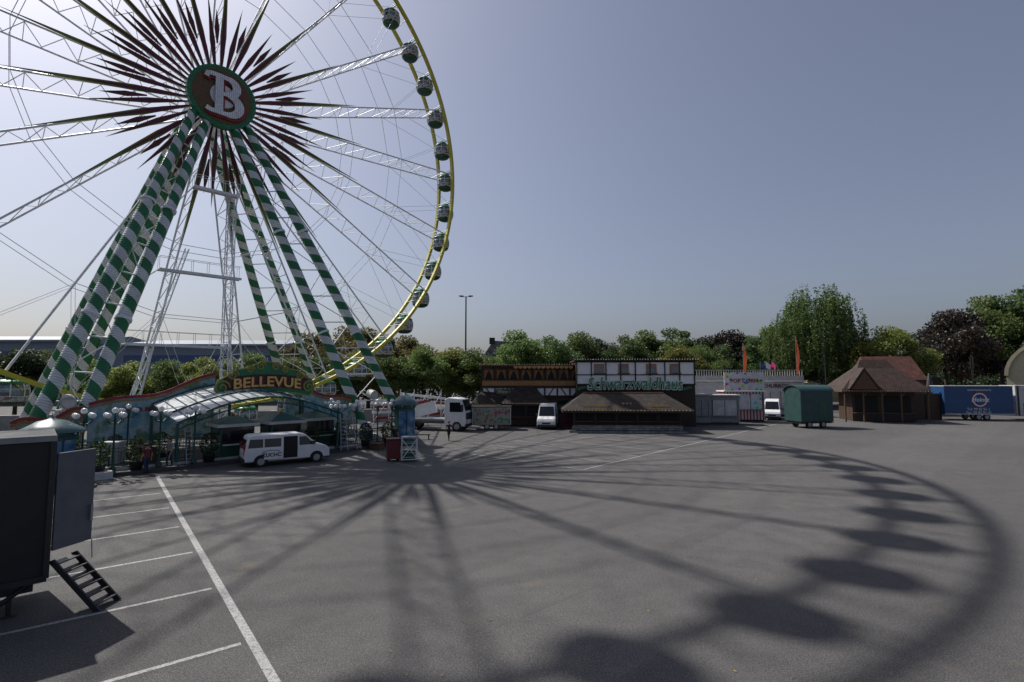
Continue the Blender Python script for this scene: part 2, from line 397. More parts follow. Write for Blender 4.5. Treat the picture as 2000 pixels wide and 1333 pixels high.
def dots():
    m,nt,b=newmat('silver_bulbs')
    tc=nd(nt,'ShaderNodeTexCoord');v=nd(nt,'ShaderNodeTexVoronoi');v.inputs['Scale'].default_value=6;v.inputs['Randomness'].default_value=.1
    nt.links.new(tc.outputs['Object'],v.inputs['Vector'])
    finish(nt,b,mixc(nt,maprange(nt,v.outputs['Distance'],.25,.5,0,1),(.95,.96,.98),(.5,.51,.55)),.35); return m
letterB(-2.1,.13,-.16,.07).obj('letter_shadow',[RED],hdo,(0,0,HZ))
letterB(-2.3,0,0,.02).obj('letter',[dots()],hdo,(0,0,HZ),label='silver letter B studded with bulbs')
def leg(p,q,r=.45):
    p=Vector(p);q=Vector(q);L=(q-p).length
    m=M().lathe([(.001,0),(r*.7,0),(r*.75,.3),(r*1.02,1.2),(r*1.05,L*.5),(r*.85,L-1.5),(r*.65,L-.3),(.001,L)],20,0)
    o=m.obj('support_leg',[HELIX],FW,p); o.rotation_mode='QUATERNION'; o.rotation_quaternion=(q-p).to_track_quat('Z','Y')
    for f in(.3,.62):
        kk=M().lathe([(r*1.02,L*f-.1),(r*1.22,L*f-.1),(r*1.22,L*f+.1),(r*1.02,L*f+.1)],20,0,sm=False).obj('flange',[STEEL],FW,p);kk.rotation_mode='QUATERNION';kk.rotation_quaternion=o.rotation_quaternion
    return o
for sgn in(-1,1):
    fa=((11,15.4) if sgn>0 else (10.2,12.5)); 
    for (a1,a2),yb,yt in((fa,-9.8,-1.0),((12.8,17.2) if sgn>0 else (9.5,11.8),11.0,4.4)):
        br=M()
        P0=Vector((sgn*a1,yb,.9));P1=Vector((sgn*a2,yb,.9));T0=Vector((sgn*.7,yt,HZ-1.2));T1=Vector((sgn*1.6,yt,HZ-.4))
        leg(P0,T0);leg(P1,T1)
        for k in range(1,11):
            f=k/12.;A=P0.lerp(T0,f);B=P1.lerp(T1,f);br.tube(A,B,.06,5)
            C=P1.lerp(T1,(k+1)/12.) if k%2 else P0.lerp(T0,(k+1)/12.);D=A if k%2 else B
            br.tube(D,C,.045,5)
        br.obj('leg_bracing',[STEEL],FW)
        for Q in(P0,P1):
            M().box(Q.x-.9,Q.x+.9,Q.y-.9,Q.y+.9,0,.35,0).tube((Q.x,Q.y,.3),(Q.x,Q.y,1.4),.5,14,0).obj('leg_footing',[OFFW],FW)
        for f in(.1,):
            Q=P0.lerp(P1,.5).lerp(T0.lerp(T1,.5),f)
            M().tube((Q.x,Q.y-.75,Q.z),(Q.x,Q.y+.1,Q.z+.15),.42,14,0).tube((Q.x,Q.y-.78,Q.z),(Q.x,Q.y-.76,Q.z),.34,14,1).obj('floodlight',[OFFW,LAMPG],FW)
def lattice(m,x,y,z0,z1,s,step=1.2,r=.06,x2=None,y2=None):
    x2=x if x2 is None else x2;y2=y if y2 is None else y2
    n=max(2,int((z1-z0)/step));cs=((-s,-s),(s,-s),(s,s),(-s,s))
    def pt(i,k):f=i/n;c=cs[k%4];return(x+(x2-x)*f+c[0],y+(y2-y)*f+c[1],z0+(z1-z0)*f)
    for k in range(4): m.tube(pt(0,k),pt(n,k),r,5)
    for i in range(n):
        for k in range(4):
            m.tube(pt(i,k),pt(i,k+1),r*.55,4,cap=False); m.tube(pt(i,k+(i%2)),pt(i+1,k+1-(i%2)),r*.55,4,cap=False)
tw=M();lattice(tw,0.5,-4,0,22.3,.3,1.2,.045);tw.obj('service_tower',[STEEL],FW)
tw=M();lattice(tw,-7.2,-4.2,0,16.5,.13,1.3,.03,-2.8,-4);tw.obj('service_tower',[STEEL],FW)
for z,xa,xb in((22,-2.6,1.0),(14.5,-4.8,1.4),(8.3,-6.8,.8)):
    tw=M()
    for y in(-4.5,-3.9):
        tw.box(xa,xb,y-.05,y+.05,z-.2,z,0)
        tw.tube((xa,y,z+1),(xb,y,z+1),.025,4)
        x=xa
        while x<xb: tw.tube((x,y,z),(x,y,z+1),.02,4);x+=1.2
    tw.box(xa,xb,-4.44,-3.96,z-.08,z-.03,0)
    tw.tube((xa,-5,z-.1),(xa,4,z-.1),.05,5)
    tw.obj('service_platform',[STEEL],FW)
# ------------------------------------------------------------------ gondolas
def gondola(loc,first=None):
    if first: return copy_thing(first,loc)
    g=thing('gondola','round green and white glazed cabin hanging on the wheel','ferris wheel cabin',loc,PHI,'cabins of the ferris wheel')
    M().lathe([(.001,-2.36),(.55,-2.33),(.86,-2.18),(1.02,-1.98)],20,0).lathe([(1.02,-1.98),(1.08,-1.8),(1.1,-1.55)],20,1).obj('body',[DGREEN,MURC],g)
    M().lathe([(1.08,-1.55),(1.1,-1.25),(1.06,-.92),(.96,-.62)],20,0).obj('window',[mat('cabin_glass',(.2,.23,.25),.08,.6,var=.5,scale=3)],g)
    f=M()
    for i in range(8):
        a=2*PI*i/8;c,s=math.cos(a),math.sin(a)
        f.path([(1.1*c,1.1*s,-1.62),(1.13*c,1.13*s,-1.25),(1.09*c,1.09*s,-.92),(.98*c,.98*s,-.6)],.05,5,0)
    for z,rr in((-1.57,1.13),(-1.02,1.1)): f.path([(rr*math.cos(2*PI*i/20),rr*math.sin(2*PI*i/20),z) for i in range(20)],.035,4,0,True)
    f.obj('window_frame',[WHITE],g)
    M().lathe([(1.02,-.66),(1.05,-.56),(.92,-.42),(.68,-.31),(.3,-.24),(.001,-.23)],20,0).obj('roof',[GREEN],g)
    h=M();h.tube((0,-1.45,0),(0,1.45,0),.07,6)
    for sx in(-.45,.45): h.tube((sx,-.3,-.38),(0,-.3,0),.05,5);h.tube((sx,.3,-.38),(0,.3,0),.05,5)
    h.box(-.3,.3,-.45,.45,-.25,-.02,0)
    h.obj('hanger',[GREEN],g)
    return g
G0=None
for i in range(42):
    t=A0+rad(.9)+2*PI*i/42; r=RW-.15
    a,z=r*math.cos(t),HZ+r*math.sin(t)
    k=gondola(WL(a,-SEP/2,z),G0)
    if G0 is None:G0=k
# ------------------------------------------------------------------ station
deck=thing('boarding_platform','low dark platform with steps below the wheel','platform',(CX,CY,0),PHI)
M().box(-13,11,-16.6,-7,0,.45,0).box(-12,10.5,-17.3,-16.61,0,.22,0).obj('deck',[mat('deck_boards',(.05,.05,.05),.7,var=.4)],deck)
M().box(-12.9,10.9,-16.66,-16.605,.24,.4,0).obj('skirt',[OFFW],deck)
M().box(-13.6,-9,-17.9,-17.31,0,.4,0).obj('ramp',[OFFW],deck)
def railing(a0,a1,b,label='dark green ornamental railing along the platform'):
    r=thing('railing',label,'railing',WL(a0,b,.45),PHI,'platform railings');L=a1-a0
    m=M()
    m.tube((0,0,1.05),(L,0,1.05),.03,5);m.tube((0,0,.15),(L,0,.15),.025,5);m.tube((0,0,.85),(L,0,.85),.02,5)
    x=0
    while x<=L: m.tube((x,0,.1),(x,0,1.05),.014,4,cap=False);x+=.14
    m.obj('bars',[DGREEN],r)
    x=0
    while x<=L+.01:
        M().tube((x,0,0),(x,0,1.15),.04,6).ball((x,0,1.2),.07,0,8).obj('post',[DGREEN],r);x+=L/max(1,round(L/1.8))
for a0,a1 in((-12.8,-9.4),(-9,-5),(3.2,6.5),(7,10.8)): railing(a0,a1,16.3)
for a0,a1 in((-12,-7),(-6,-2),(2,9)): railing(a0,a1,11.5)
cp=thing('entrance_canopy','arched translucent white canopy over the entrance','canopy',WL(-.4,14.6),PHI)
cv=M();n=18
hw=5.4
def arcz(x,y): return 2.7+1.5*math.cos(x/hw*PI/2*.98)+(y+2.2)*.13
ys=[-2.2,-.8,.6,2.0,3.4,4.8]
for i in range(n):
    x0=-hw+2*hw*i/n;x1=-hw+2*hw*(i+1)/n
    for ya,yb in zip(ys[:-1],ys[1:]):
        cv.add([(x0,ya,arcz(x0,ya)),(x1,ya,arcz(x1,ya)),(x1,yb,arcz(x1,yb)),(x0,yb,arcz(x0,yb))],[(0,1,2,3)],i%2)
def sheet(name,c):
    m,nt,b=newmat(name);finish(nt,b,c,.3,0,.2,1.0)
    tr=nd(nt,'ShaderNodeBsdfTranslucent');tr.inputs[0].default_value=(*c,1);mx=nd(nt,'ShaderNodeMixShader');mx.inputs[0].default_value=.3
    nt.links.new(b.outputs[0],mx.inputs[1]);nt.links.new(tr.outputs[0],mx.inputs[2]);nt.links.new(mx.outputs[0],nt.nodes['Material Output'].inputs[0]);return m
cv.obj('roof',[sheet('canopy_sheet',(.78,.81,.82)),sheet('canopy_sheet_pale',(.7,.74,.75))],cp)
fr=M()
for y in(-2.25,.6,4.85):
    pts=[(-hw+2*hw*i/n,y,arcz(-hw+2*hw*i/n,y)+.05) for i in range(n+1)]
    fr.path(pts,.07,6,0)
    if y<0:
        fr.path([(p[0],p[1],p[2]-.4) for p in pts],.05,5,0)
        for i in range(n): fr.tube(pts[i],(pts[i+1][0],y,pts[i+1][2]-.4),.025,4)
for x in(-hw,hw):
    for y in(-2.2,4.8): fr.tube((x,y,.4),(x,y,arcz(x,y)),.09,8)
for i in range(n+1):
    x=-hw+2*hw*i/n; fr.tube((x,-2.2,arcz(x,-2.2)+.06),(x,4.8,arcz(x,4.8)+.06),.03,4)
fr.obj('frame',[TEAL],cp)
sg=thing('illuminated_sign','ornate green scroll sign reading BELLEVUE in gold letters','sign',WL(1.0,12.6),PHI)
m=M()
def scroll(k): return [(x*k,z) for x,z in[(-3.3,-1.1),(-3.7,-.5),(-3.5,.15),(-2.9,.5),(-2.3,.95),(-1.4,1.1),(-1.0,1.35),(-.55,1.5),(0,1.62),(.55,1.5),(1.0,1.35),(1.4,1.1),(2.3,.95),(2.9,.5),(3.5,.15),(3.7,-.5),(3.3,-1.1),(2.2,-.85),(1.1,-.72),(0,-.68),(-1.1,-.72),(-2.2,-.85)]]
m.prism(scroll(1),0,.2,0)
m.obj('board',[GREEN],sg,(0,0,5.2),bevel=.03)
fl=M()
for x,z,s in((-3.2,-.35,.55),(3.2,-.35,.55),(-.55,1.25,.35),(.55,1.25,.35),(-2.5,.55,.4),(2.5,.55,.4),(-1.3,1.0,.3),(1.3,1.0,.3)):
    fl.ribbon([(x+s*(1-i/22)*math.cos(i*.55),z+s*(1-i/22)*math.sin(i*.55)) for i in range(20)],.11,-.08,-.003,0)
fl.ribbon(scroll(.985)+[scroll(.985)[0]],.09,-.06,-.003,0)
fl.obj('scroll_trim',[mat('green_gold',(.26,.24,.05),.4,.2)],sg,(0,0,5.2))
M().ribbon([(x,.42-.035*x*x) for x in [i*.25-3 for i in range(25)]],1.0,-.05,-.004,0).obj('panel',[mat('maroon',(.06,.01,.01),.5)],sg,(0,0,4.92))
text('letter_shadow','BELLEVUE',1.05,RED,sg,(.06,-.06,5.2),ext=.03,off=.06,arch=.035,sx=1.1)
text('lettering','BELLEVUE',1.05,mat('gold_letter',(.7,.48,.15),.3,.1),sg,(0,-.13,5.25),ext=.03,off=.02,arch=.035,sx=1.1)
for xs in(-2.6,2.6): M().tube((xs,.1,.4),(xs,.1,4.5),.1,8).obj('post',[DGREEN],sg)
def booth(a,b,w=2.1,label='small white and green ticket booth with window'):
    t=thing('ticket_booth',label,'ticket booth',WL(a,b,.22),PHI,'ticket booths')
    M().box(-w/2,w/2,-w/2,w/2,0,.95,0).box(-w/2,-w/2+.12,-w/2,-w/2+.12,.955,2.1,0).box(w/2-.12,w/2,-w/2,-w/2+.12,.955,2.1,0).box(-w/2,w/2,w/2-.12,w/2,.955,2.1,0).obj('wall',[DGREEN],t,bevel=.02)
    M().box(-w/2+.12,w/2-.12,-w/2+.03,-w/2+.07,.96,2.1).box(-w/2+.03,-w/2+.07,-w/2+.12,w/2-.12,.96,2.1).box(w/2-.07,w/2-.03,-w/2+.12,w/2-.12,.96,2.1).obj('window',[GLASS],t)
    M().box(-w/2-.25,w/2+.25,-w/2-.25,w/2+.25,2.11,2.3,0).add([(-w/2-.2,-w/2-.2,2.31),(w/2+.2,-w/2-.2,2.31),(w/2+.2,w/2+.2,2.31),(-w/2-.2,w/2+.2,2.31),(-.3,-.3,2.75),(.3,-.3,2.75),(.3,.3,2.75),(-.3,.3,2.75)],[(0,1,5,4),(1,2,6,5),(2,3,7,6),(3,0,4,7),(4,5,6,7)],1).obj('roof',[OFFW,TEAL],t)
    M().box(-w/2+.1,w/2-.1,-w/2-.3,-w/2-.02,.93,1.0).obj('counter',[OFFW],t)
    M().ball((0,0,2.85),.12,0).obj('finial',[GOLD],t)
booth(-2.3,15.6);booth(.9,15.6);booth(3.9,14.6)
def backdrop(a0,a1,b,mt,h0,h1,lab,txt=None,flip=False):
    L=a1-a0;t=thing('painted_backdrop',lab,'painted panel',WL(a0,b,.4),PHI,'painted panels')
    n=24;top=[];
    for i in range(n+1):
        f=i/n;ff=1-f if flip else f
        top.append((f*L,h0+(h1-h0)*ff**1.4+.18*math.sin(f*9)))
    M().prism([(0,.7)]+top+[(L,.7)],0,.08,0).obj('board',[mt],t)
    M().ribbon(top,.2,-.08,-.003,0).obj('red_scroll_edge',[RED],t)
    M().ribbon([(p[0],p[1]-.24) for p in top],.1,-.06,-.003,0).obj('gold_edge',[GOLD],t)
    if txt: text('lettering',txt,.38,RED,t,(L*.42,-.04,2.95),ext=.02,off=.01)
backdrop(-9.3,-1.8,9.6,MURAL,3.4,5.4,'sky blue painted scenery board with red scroll edge','CENTER BELLEVUE')
backdrop(3.6,9.6,9.6,MURAL,3.2,5.0,'sky blue painted scenery board with curved top',None,True)
backdrop(-13,-9.6,9.9,MURG,2.4,3.1,'green painted scenery board')
def globelamp(a,b,h=3.2,src=None):
    if src: return copy_thing(src,WL(a,b,.3),PHI)
    t=thing('globe_lamp','dark green lamp post with cluster of white globes','lamp',WL(a,b,.3),PHI,'globe lamps on the platform')
    M().lathe([(.16,0),(.16,.15),(.07,.25),(.05,1.0),(.05,h-.5),(.08,h-.45),(.04,h)],10,0).obj('post',[DGREEN],t)
    M().ball((0,0,h+.18),.17).obj('globe',[GLOBE],t)
    for i in range(4):
        an=PI/4+i*PI/2;c,s=math.cos(an),math.sin(an)
        M().path([(0,0,h-.5),(.25*c,.25*s,h-.55),(.48*c,.48*s,h-.4),(.5*c,.5*s,h-.25)],.025,5).obj('arm',[DGREEN],t)
        M().ball((.5*c,.5*s,h-.08),.16).obj('globe',[GLOBE],t)
    return t
L0=globelamp(-8.9,16.9)
for a,b in((-6.7,16.9),(-4.9,17),(4.6,16.9),(6.4,16.5),(8.2,16.6),(9.4,16.8),(-10.2,16.2),(6.5,12),(-7.5,12)): globelamp(a,b,src=L0)
def tower(a,b,w,h,ban):
    t=thing('corner_pavilion','octagonal teal domed pavilion with blue banner','pavilion',WL(a,b,0),PHI,'corner pavilions')
    M().lathe([(w*.55,0),(w*.55,.5),(w*.5,.55),(w*.5,h*.72),(w*.56,h*.74),(w*.56,h*.8)],8,0,sm=False,a0=PI/8).obj('wall',[TEAL],t)
    M().lathe([(w*.68,h*.79),(w*.66,h*.83),(w*.45,h*.9),(w*.3,h*.96),(w*.1,h*.99),(.03,h*1.04),(.001,h*1.1)],16,0).obj('roof',[mat('pale_teal',(.06,.12,.13),.4)],t)
    for k in range(3):
        an=-PI/2+(k-1)*PI/4
        M().obox((w*.475*math.cos(an),w*.475*math.sin(an),h*.42),(w*.34,.05,h*.5),(0,0,an+PI/2),0).obj('banner',[ban],t)
    gl=M()
    for i in range(8):
        an=PI*i/4; gl.ball((w*.6*math.cos(an),w*.6*math.sin(an),h*.77),.05,0,6)
    gl.obj('bulbs',[GLOBE],t,stuff=True)
BAN=mural('banner_blue',[(.02,.06,.14),(.06,.16,.3),(.3,.35,.4)],1.5)
tower(-11.6,17.2,2.1,3.4,BAN);tower(10.5,17.0,1.7,4.2,BAN)
def ladder(a,b,rz):
    t=thing('stepladder','aluminium stepladder standing open on the platform','ladder',WL(a,b,.25),PHI+rz,'stepladders')
    m=M()
    for sg_ in(-1,1):
        for x in(-.25,.25): m.tube((x,sg_*.6,0),(x*.7,0,2.6),.03,5)
    for i in range(1,9): f=i/9.3;m.box(-.25+.07*f,.25-.07*f,-.6*(1-f)-.04,-.6*(1-f)+.04,2.6*f,2.6*f+.04)
    m.obj('frame',[GALV],t)
ladder(-5.2,16.4,.3);ladder(4.6,17.7,-.2);ladder(5.3,17.9,.5)
def leafcloud(n,fn,size,rng):
    pts=np.array([fn() for _ in range(n)])
    a=rng.normal(size=(n,3));a/=np.linalg.norm(a,axis=1)[:,None]
    b=rng.normal(size=(n,3));b-=a*(a*b).sum(1)[:,None];b/=np.linalg.norm(b,axis=1)[:,None]
    s=size*rng.uniform(.6,1.3,(n,1));a*=s;b*=s*.6
    return np.stack([pts-a,pts-b*.9,pts+a,pts+b],1).reshape(-1,3)
def cloudmesh(name,V,m):
    n=len(V)//4;me=bpy.data.meshes.new(name);me.vertices.add(len(V));me.vertices.foreach_set('co',V.astype(np.float32).ravel())
    me.loops.add(4*n);me.loops.foreach_set('vertex_index',np.arange(4*n));me.polygons.add(n);me.polygons.foreach_set('loop_start',np.arange(0,4*n,4));me.polygons.foreach_set('loop_total',np.full(n,4))
    me.materials.append(m);me.update();me.validate();return me
rng=np.random.default_rng(3)
def bushpt():
    v=rng.normal(size=3);v/=np.linalg.norm(v);v*=rng.uniform(.6,1)**.5*.55;return (v[0],v[1],v[2]*1.3+1.15)
bm_=cloudmesh('bush',leafcloud(500,bushpt,.08,rng),LEAF['dark'])
def planter(a,b):
    t=thing('potted_shrub','dark green shrub in a dark tub on the platform','potted plant',WL(a,b,.2),PHI,'potted shrubs')
    M().lathe([(.001,0),(.28,0),(.36,.5),(.38,.55),(.33,.55),(.001,.5)],14,0).obj('tub',[DARK],t)
    o=bpy.data.objects.new('crown',bm_);COL.objects.link(o);o.parent=t
for a,b in((-9.6,17.2),(-7.8,16.9),(-4.0,16.8),(2.6,16.9),(6.9,17.0),(8.8,17.2),(-6,14),(6.2,14.5),(-8.4,14),(-10.5,14.5)): planter(a,b)
for i,(a,b,s,mt) in enumerate(((-7.2,15.5,(1.2,.8,.9),WOOD),(-8.6,14.8,(.9,.9,1.3),OFFW),(5,15.6,(1.3,.7,1.0),DARK),(8,15.2,(.8,.8,.8),BLUE),(-10.2,15,(1.0,.8,.7),GREY),(7.4,17.9,(1.0,.6,.5),WOOD))):
    t=thing('storage_crate','scuffed storage crate standing on the platform','crate',WL(a,b,.45 if b<16.6 else 0),PHI+i,'storage crates')
    M().box(-s[0]/2,s[0]/2,-s[1]/2,s[1]/2,0,s[2]*.85).obj('box',[mt],t,bevel=.02)
    M().box(-s[0]/2-.03,s[0]/2+.03,-s[1]/2-.03,s[1]/2+.03,s[2]*.855,s[2]).obj('lid',[mt],t,bevel=.015)
# ------------------------------------------------------------------ vehicles
def wheelpart(parent,x,y,r=.34,w=.24):
    wo=M().tube((0,-w/2,0),(0,w/2,0),r,20,0).obj('wheel',[BLACK],parent,(x,y,r))
    M().tube((0,-w/2-.015,0),(0,w/2+.015,0),r*.62,14,0).tube((0,-w/2-.03,0),(0,w/2+.03,0),r*.2,8,0).obj('rim',[GALV],wo)
def van(loc,rz,prof,W,windows,wsc,label,wheels,txt=None,rear=None):
    t=thing('parked_van',label,'van',loc,rz)
    ZB=1.05
    def yw(z): return W/2-max(0,z-ZB)*.1
    pp=[]
    for i,(p,q) in enumerate(zip(prof,prof[1:]+prof[:1])):
        pp.append(p)
        if (p[1]-ZB)*(q[1]-ZB)<-1e-9:
            f=(ZB-p[1])/(q[1]-p[1]); pp.append((p[0]+(q[0]-p[0])*f,ZB))
    n=len(pp);m=M()
    up=[i for i,p in enumerate(pp) if p[1]>=ZB-1e-6]
    k0=next(i for i in range(n) if pp[i][1]<=ZB+1e-6 and pp[i-1][1]>ZB+1e-6)
    lo=[(k0+i)%n for i in range(n) if pp[(k0+i)%n][1]<=ZB+1e-6]
    vs=[(x,-yw(z),z) for x,z in pp]+[(x,yw(z),z) for x,z in pp]
    m.add(vs,[tuple(up),tuple(lo),tuple(reversed([n+i for i in up])),tuple(reversed([n+i for i in lo]))]+[(i,n+i,n+(i+1)%n,(i+1)%n) for i in range(n)],0)
    m.obj('body',[WHITE],t,bevel=.05)
    for pts,mm in windows:
        for s in(-1,1):
            if mm=='open' and s>0: continue
            if mm=='open':
                (xa_,za_),(xb_,zb_)=pts[0],pts[2]
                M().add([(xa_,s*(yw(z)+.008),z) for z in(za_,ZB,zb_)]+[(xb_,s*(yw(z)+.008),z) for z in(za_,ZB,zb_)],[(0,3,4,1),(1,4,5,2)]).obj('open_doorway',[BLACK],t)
                M().box(xa_-1.15,xa_-.02,s*(W/2+.09),s*(W/2+.05),za_,ZB).obj('sliding_door',[WHITE],t,bevel=.01)
            else: M().add([(x,s*(yw(z)+.008),z) for x,z in pts],[tuple(range(len(pts)))]).obj('window',[GLASS],t)
    (xa,za),(xb,zb)=wsc
    d=Vector((zb-za,0,-(xb-xa))).normalized()*-1
    if d.x<0:d=-d
    o=d*.012
    M().add([(xa+o.x,-yw(za)+.12,za+o.z),(xa+o.x,yw(za)-.12,za+o.z),(xb+o.x,yw(zb)-.12,zb+o.z),(xb+o.x,-yw(zb)+.12,zb+o.z)],[(0,1,2,3)]).obj('windscreen',[GLASS],t)
    fx=max(p[0] for p in prof);rx=min(p[0] for p in prof)
    M().box(fx-.25,fx+.06,-W/2+.04,W/2-.04,.28,.55).obj('bumper',[DARK],t,bevel=.03)
    M().box(rx-.06,rx+.2,-W/2+.04,W/2-.04,.28,.55).obj('bumper',[DARK],t,bevel=.03)
    for s in(-1,1):
        M().box(fx-.3,fx-.02,s*(W/2-.26)-.16,s*(W/2-.26)+.19 if s<0 else s*(W/2-.26)+.16,.68,.88).obj('headlight',[LAMPG],t,bevel=.02)
        M().box(rx-.02,rx+.05,s*(W/2-.12)-.08,s*(W/2-.12)+.08,.8,1.5).obj('tail_light',[REDL],t)
        M().box(xa-.35,xa-.15,s*(W/2+.12)-.1,s*(W/2+.12)+.1,za+.0,za+.22).obj('mirror',[DARK],t,bevel=.02)
        for wx in wheels:
            wheelpart(t,wx,s*(W/2-.10))
            k=M();pts=[(wx+.42*math.cos(PI*i/12),.34+.42*math.sin(PI*i/12)) for i in range(13)]
            k.add([(x,s*(W/2+.01),z) for x,z in pts],[tuple(range(13))]).obj('wheel_arch',[BLACK],t)
    M().box(fx-.05,fx+.01,-.45,.45,.6,.78).obj('grille',[DARK],t)
    if rear:
        M().add([(rx-.0,-W/2+.22,1.15),(rx-.0,W/2-.22,1.15),(rx+.14,W/2-.3,1.7),(rx+.14,-W/2+.3,1.7)],[(0,1,2,3)]).obj('rear_window',[GLASS],t)
    if txt:
        text('lettering',txt,.32,mat('black_letter',(.03,.03,.03),.5),t,(-1.0,-W/2-.1,.72),ext=.006,off=.008)
        M().ribbon([(x,z) for x,z in arc(-1.0,.85,.5,.17,20,170,10)],.035,-W/2-.1,-W/2-.092).obj('emblem',[mat('black_letter',(.03,.03,.03),.5)],t)
    return t
vito=[(-2.5,.35),(-2.55,.9),(-2.45,1.45),(-2.3,1.88),(-2.1,1.95),(.7,1.95),(1.05,1.85),(1.75,1.22),(2.4,1.05),(2.58,.85),(2.6,.35)]
van((-14.9,34.05,0),rad(36),vito,1.95,
 [([(-2.35,1.2),(-1.5,1.2),(-1.5,1.72),(-2.25,1.72)],'w'),([(-1.42,1.2),(-.45,1.2),(-.45,1.72),(-1.42,1.72)],'w'),([(-.3,.45),(.55,.45),(.55,1.8),(-.3,1.8)],'open'),([(.65,1.2),(1.6,1.2),(1.08,1.74),(.65,1.74)],'w')],
 ((1.75,1.24),(1.07,1.84)),'white passenger van with its side door open',(1.75,-1.6),txt='KUCHC',rear=True)
spr=[(-3.2,.4),(-3.25,.9),(-3.2,2.5),(-3.1,2.65),(1.2,2.65),(1.6,2.45),(2.25,1.4),(2.9,1.15),(3.05,.9),(3.05,.4)]
van((4.1,58.6,0),rad(-98),spr,2.0,[([(1.0,1.4),(2.1,1.4),(1.6,2.2),(1.0,2.2)],'w')],((2.25,1.42),(1.62,2.43)),'white high-roof delivery van parked between stalls',(2.1,-1.9))
van((35.6,70.5,0),rad(-118),spr,2.0,[([(1.0,1.4),(2.1,1.4),(1.6,2.2),(1.0,2.2)],'w')],((2.25,1.42),(1.62,2.43)),'white delivery van beside the green wagon',(2.1,-1.9))
tr=thing('flatbed_truck','white truck with dark windscreen and flatbed','truck',(-8.6,56.0,0),rad(-14))
M().prism([(1.8,.6),(1.8,3.3),(2.2,3.5),(3.7,3.35),(4.1,2.1),(4.15,.5),(2.0,.5)],-1.2,1.2,0).obj('cab',[WHITE],tr,bevel=.08)
M().add([(4.12,-1.05,2.12),(4.12,1.05,2.12),(3.76,1.05,3.25),(3.76,-1.05,3.25)],[(0,1,2,3)]).obj('windscreen',[GLASS],tr)
for s in(-1,1):
    M().add([(2.4,s*1.215,2.0),(3.8,s*1.215,2.0),(3.55,s*1.215,3.0),(2.4,s*1.215,3.0)],[(0,1,2,3)]).obj('window',[GLASS],tr)
    M().box(4.1,4.2,s*.85-.25,s*.85+.25,.8,1.1).obj('headlight',[LAMPG],tr)
    for x in(3.2,-2.0,-3.2): wheelpart(tr,x,s*1.08,.5,.3)
    M().box(3.75,3.95,s*1.4-.08,s*1.4+.08,2.1,2.8).obj('mirror',[DARK],tr)
M().box(4.12,4.22,-1.2,1.2,.45,.75).box(4.12,4.18,-.9,.9,1.2,1.9).obj('grille',[DARK],tr)
M().box(-4.6,1.7,-1.25,1.25,1.05,1.25).box(-4.5,2.2,-.5,.5,.7,1.04).obj('flatbed',[GREY],tr)
m=M();
for k in range(3): m.obox((-1.6-k*.9,-.2+k*.25,2.0+.25*k),(4.2,.12,1.3),(0,rad(-14+6*k),0),1 if k==1 else 0)
m.obj('stacked_panels',[WHITE,RED],tr)
for i,(x,y,h,rz) in enumerate(((-13.5,60,3.2,.2),(-11,62,4.2,-.1))):
    t=thing('stacked_ride_frame','stacked white and red steel ride sections','ride parts',(x,y,0),rz,'stacked ride sections')
    m=M()
    for k in range(5): m.obox((0,k*.25,.5+h*.17*k),(5.5,.2,.28),(0,rad(-6+3*k),0),k%2)
    m.obj('beams',[WHITE,RED],t)
    m=M()
    for x_ in(-2.5,-.8,.9,2.5): m.tube((x_,0,0),(x_,0,h),.06,6);m.tube((x_,0,h*.2),(x_+1.6,0,h*.9),.04,5)
    m.obj('frame',[STEEL],t)
t=thing('market_trailer','low trailer with green and pink painted side','trailer',(-2.2,55.6,0),rad(3))
M().box(-2.1,2.1,0,2.2,.55,2.4).obj('body',[OFFW],t,bevel=.04)
M().box(-2.0,2.0,-.03,-.002,.5,2.3).obj('mural_panel',[MURG],t)
M().box(-2.2,2.2,-.1,2.3,2.41,2.5).obj('roof',[DARK],t)
for x in(-.5,.5): wheelpart(t,x,.2,.33)
t=thing('wagon_trailer','dark teal show wagon with curved roof and tarpaulin','trailer',(33.8,58.8,0),rad(12))
m=M();pf=[(-1.3,.7)]+[(-1.3,3.9)]+[(1.3*math.sin(rad(a)),3.9+.8*math.cos(rad(a))) for a in range(-80,81,16)]+[(1.3,3.9),(1.3,.7)]
m.prism(pf,-2.1,2.1,0,axis='x');m.obj('body',[mat('teal_sheet',(.018,.058,.056),.55,var=.3,scale=1.5)],t,bevel=.05)
M().prism([(a*1.06,(b-3.9)*1.08+3.92) for a,b in pf[2:-2]]+[(a*.98,(b-3.9)*1.0+3.92) for a,b in reversed(pf[2:-2])],-2.25,2.25,0,axis='x').obj('roof',[mat('teal_roof',(.03,.08,.075),.5,var=.2)],t)
M().box(-2.0,2.0,-1.1,1.1,.5,.69).tube((2,0,.55),(3.3,0,.5),.06,6).obj('chassis',[DARK],t)
for x in(-.9,.9):
    for s in(-1,1): wheelpart(t,x,s*1.0,.38)
M().box(.2,1.1,-1.32,-1.302,.9,3.0).obj('door',[DGREEN],t)
t=thing('box_trailer','blue box trailer with round logo and phone number','trailer',(62.4,69.5,0),rad(-6))
M().box(-4.6,3.8,-1.3,1.3,.75,4.45).obj('body',[BLUE],t,bevel=.05)
M().box(-4.65,3.85,-1.34,1.34,4.46,4.56).box(-4.65,3.85,-1.33,-1.305,.75,.88).obj('trim',[OFFW],t)
M().tube((-.3,-1.31,2.7),(-.3,-1.33,2.7),1.05,32).obj('logo_ring',[RED],t)
M().tube((-.3,-1.332,2.7),(-.3,-1.34,2.7),.9,32).obj('logo_disc',[WHITE],t)
M().tube((-.3,-1.342,2.7),(-.3,-1.348,2.7),.74,32).obj('logo_disc',[BLUE],t)
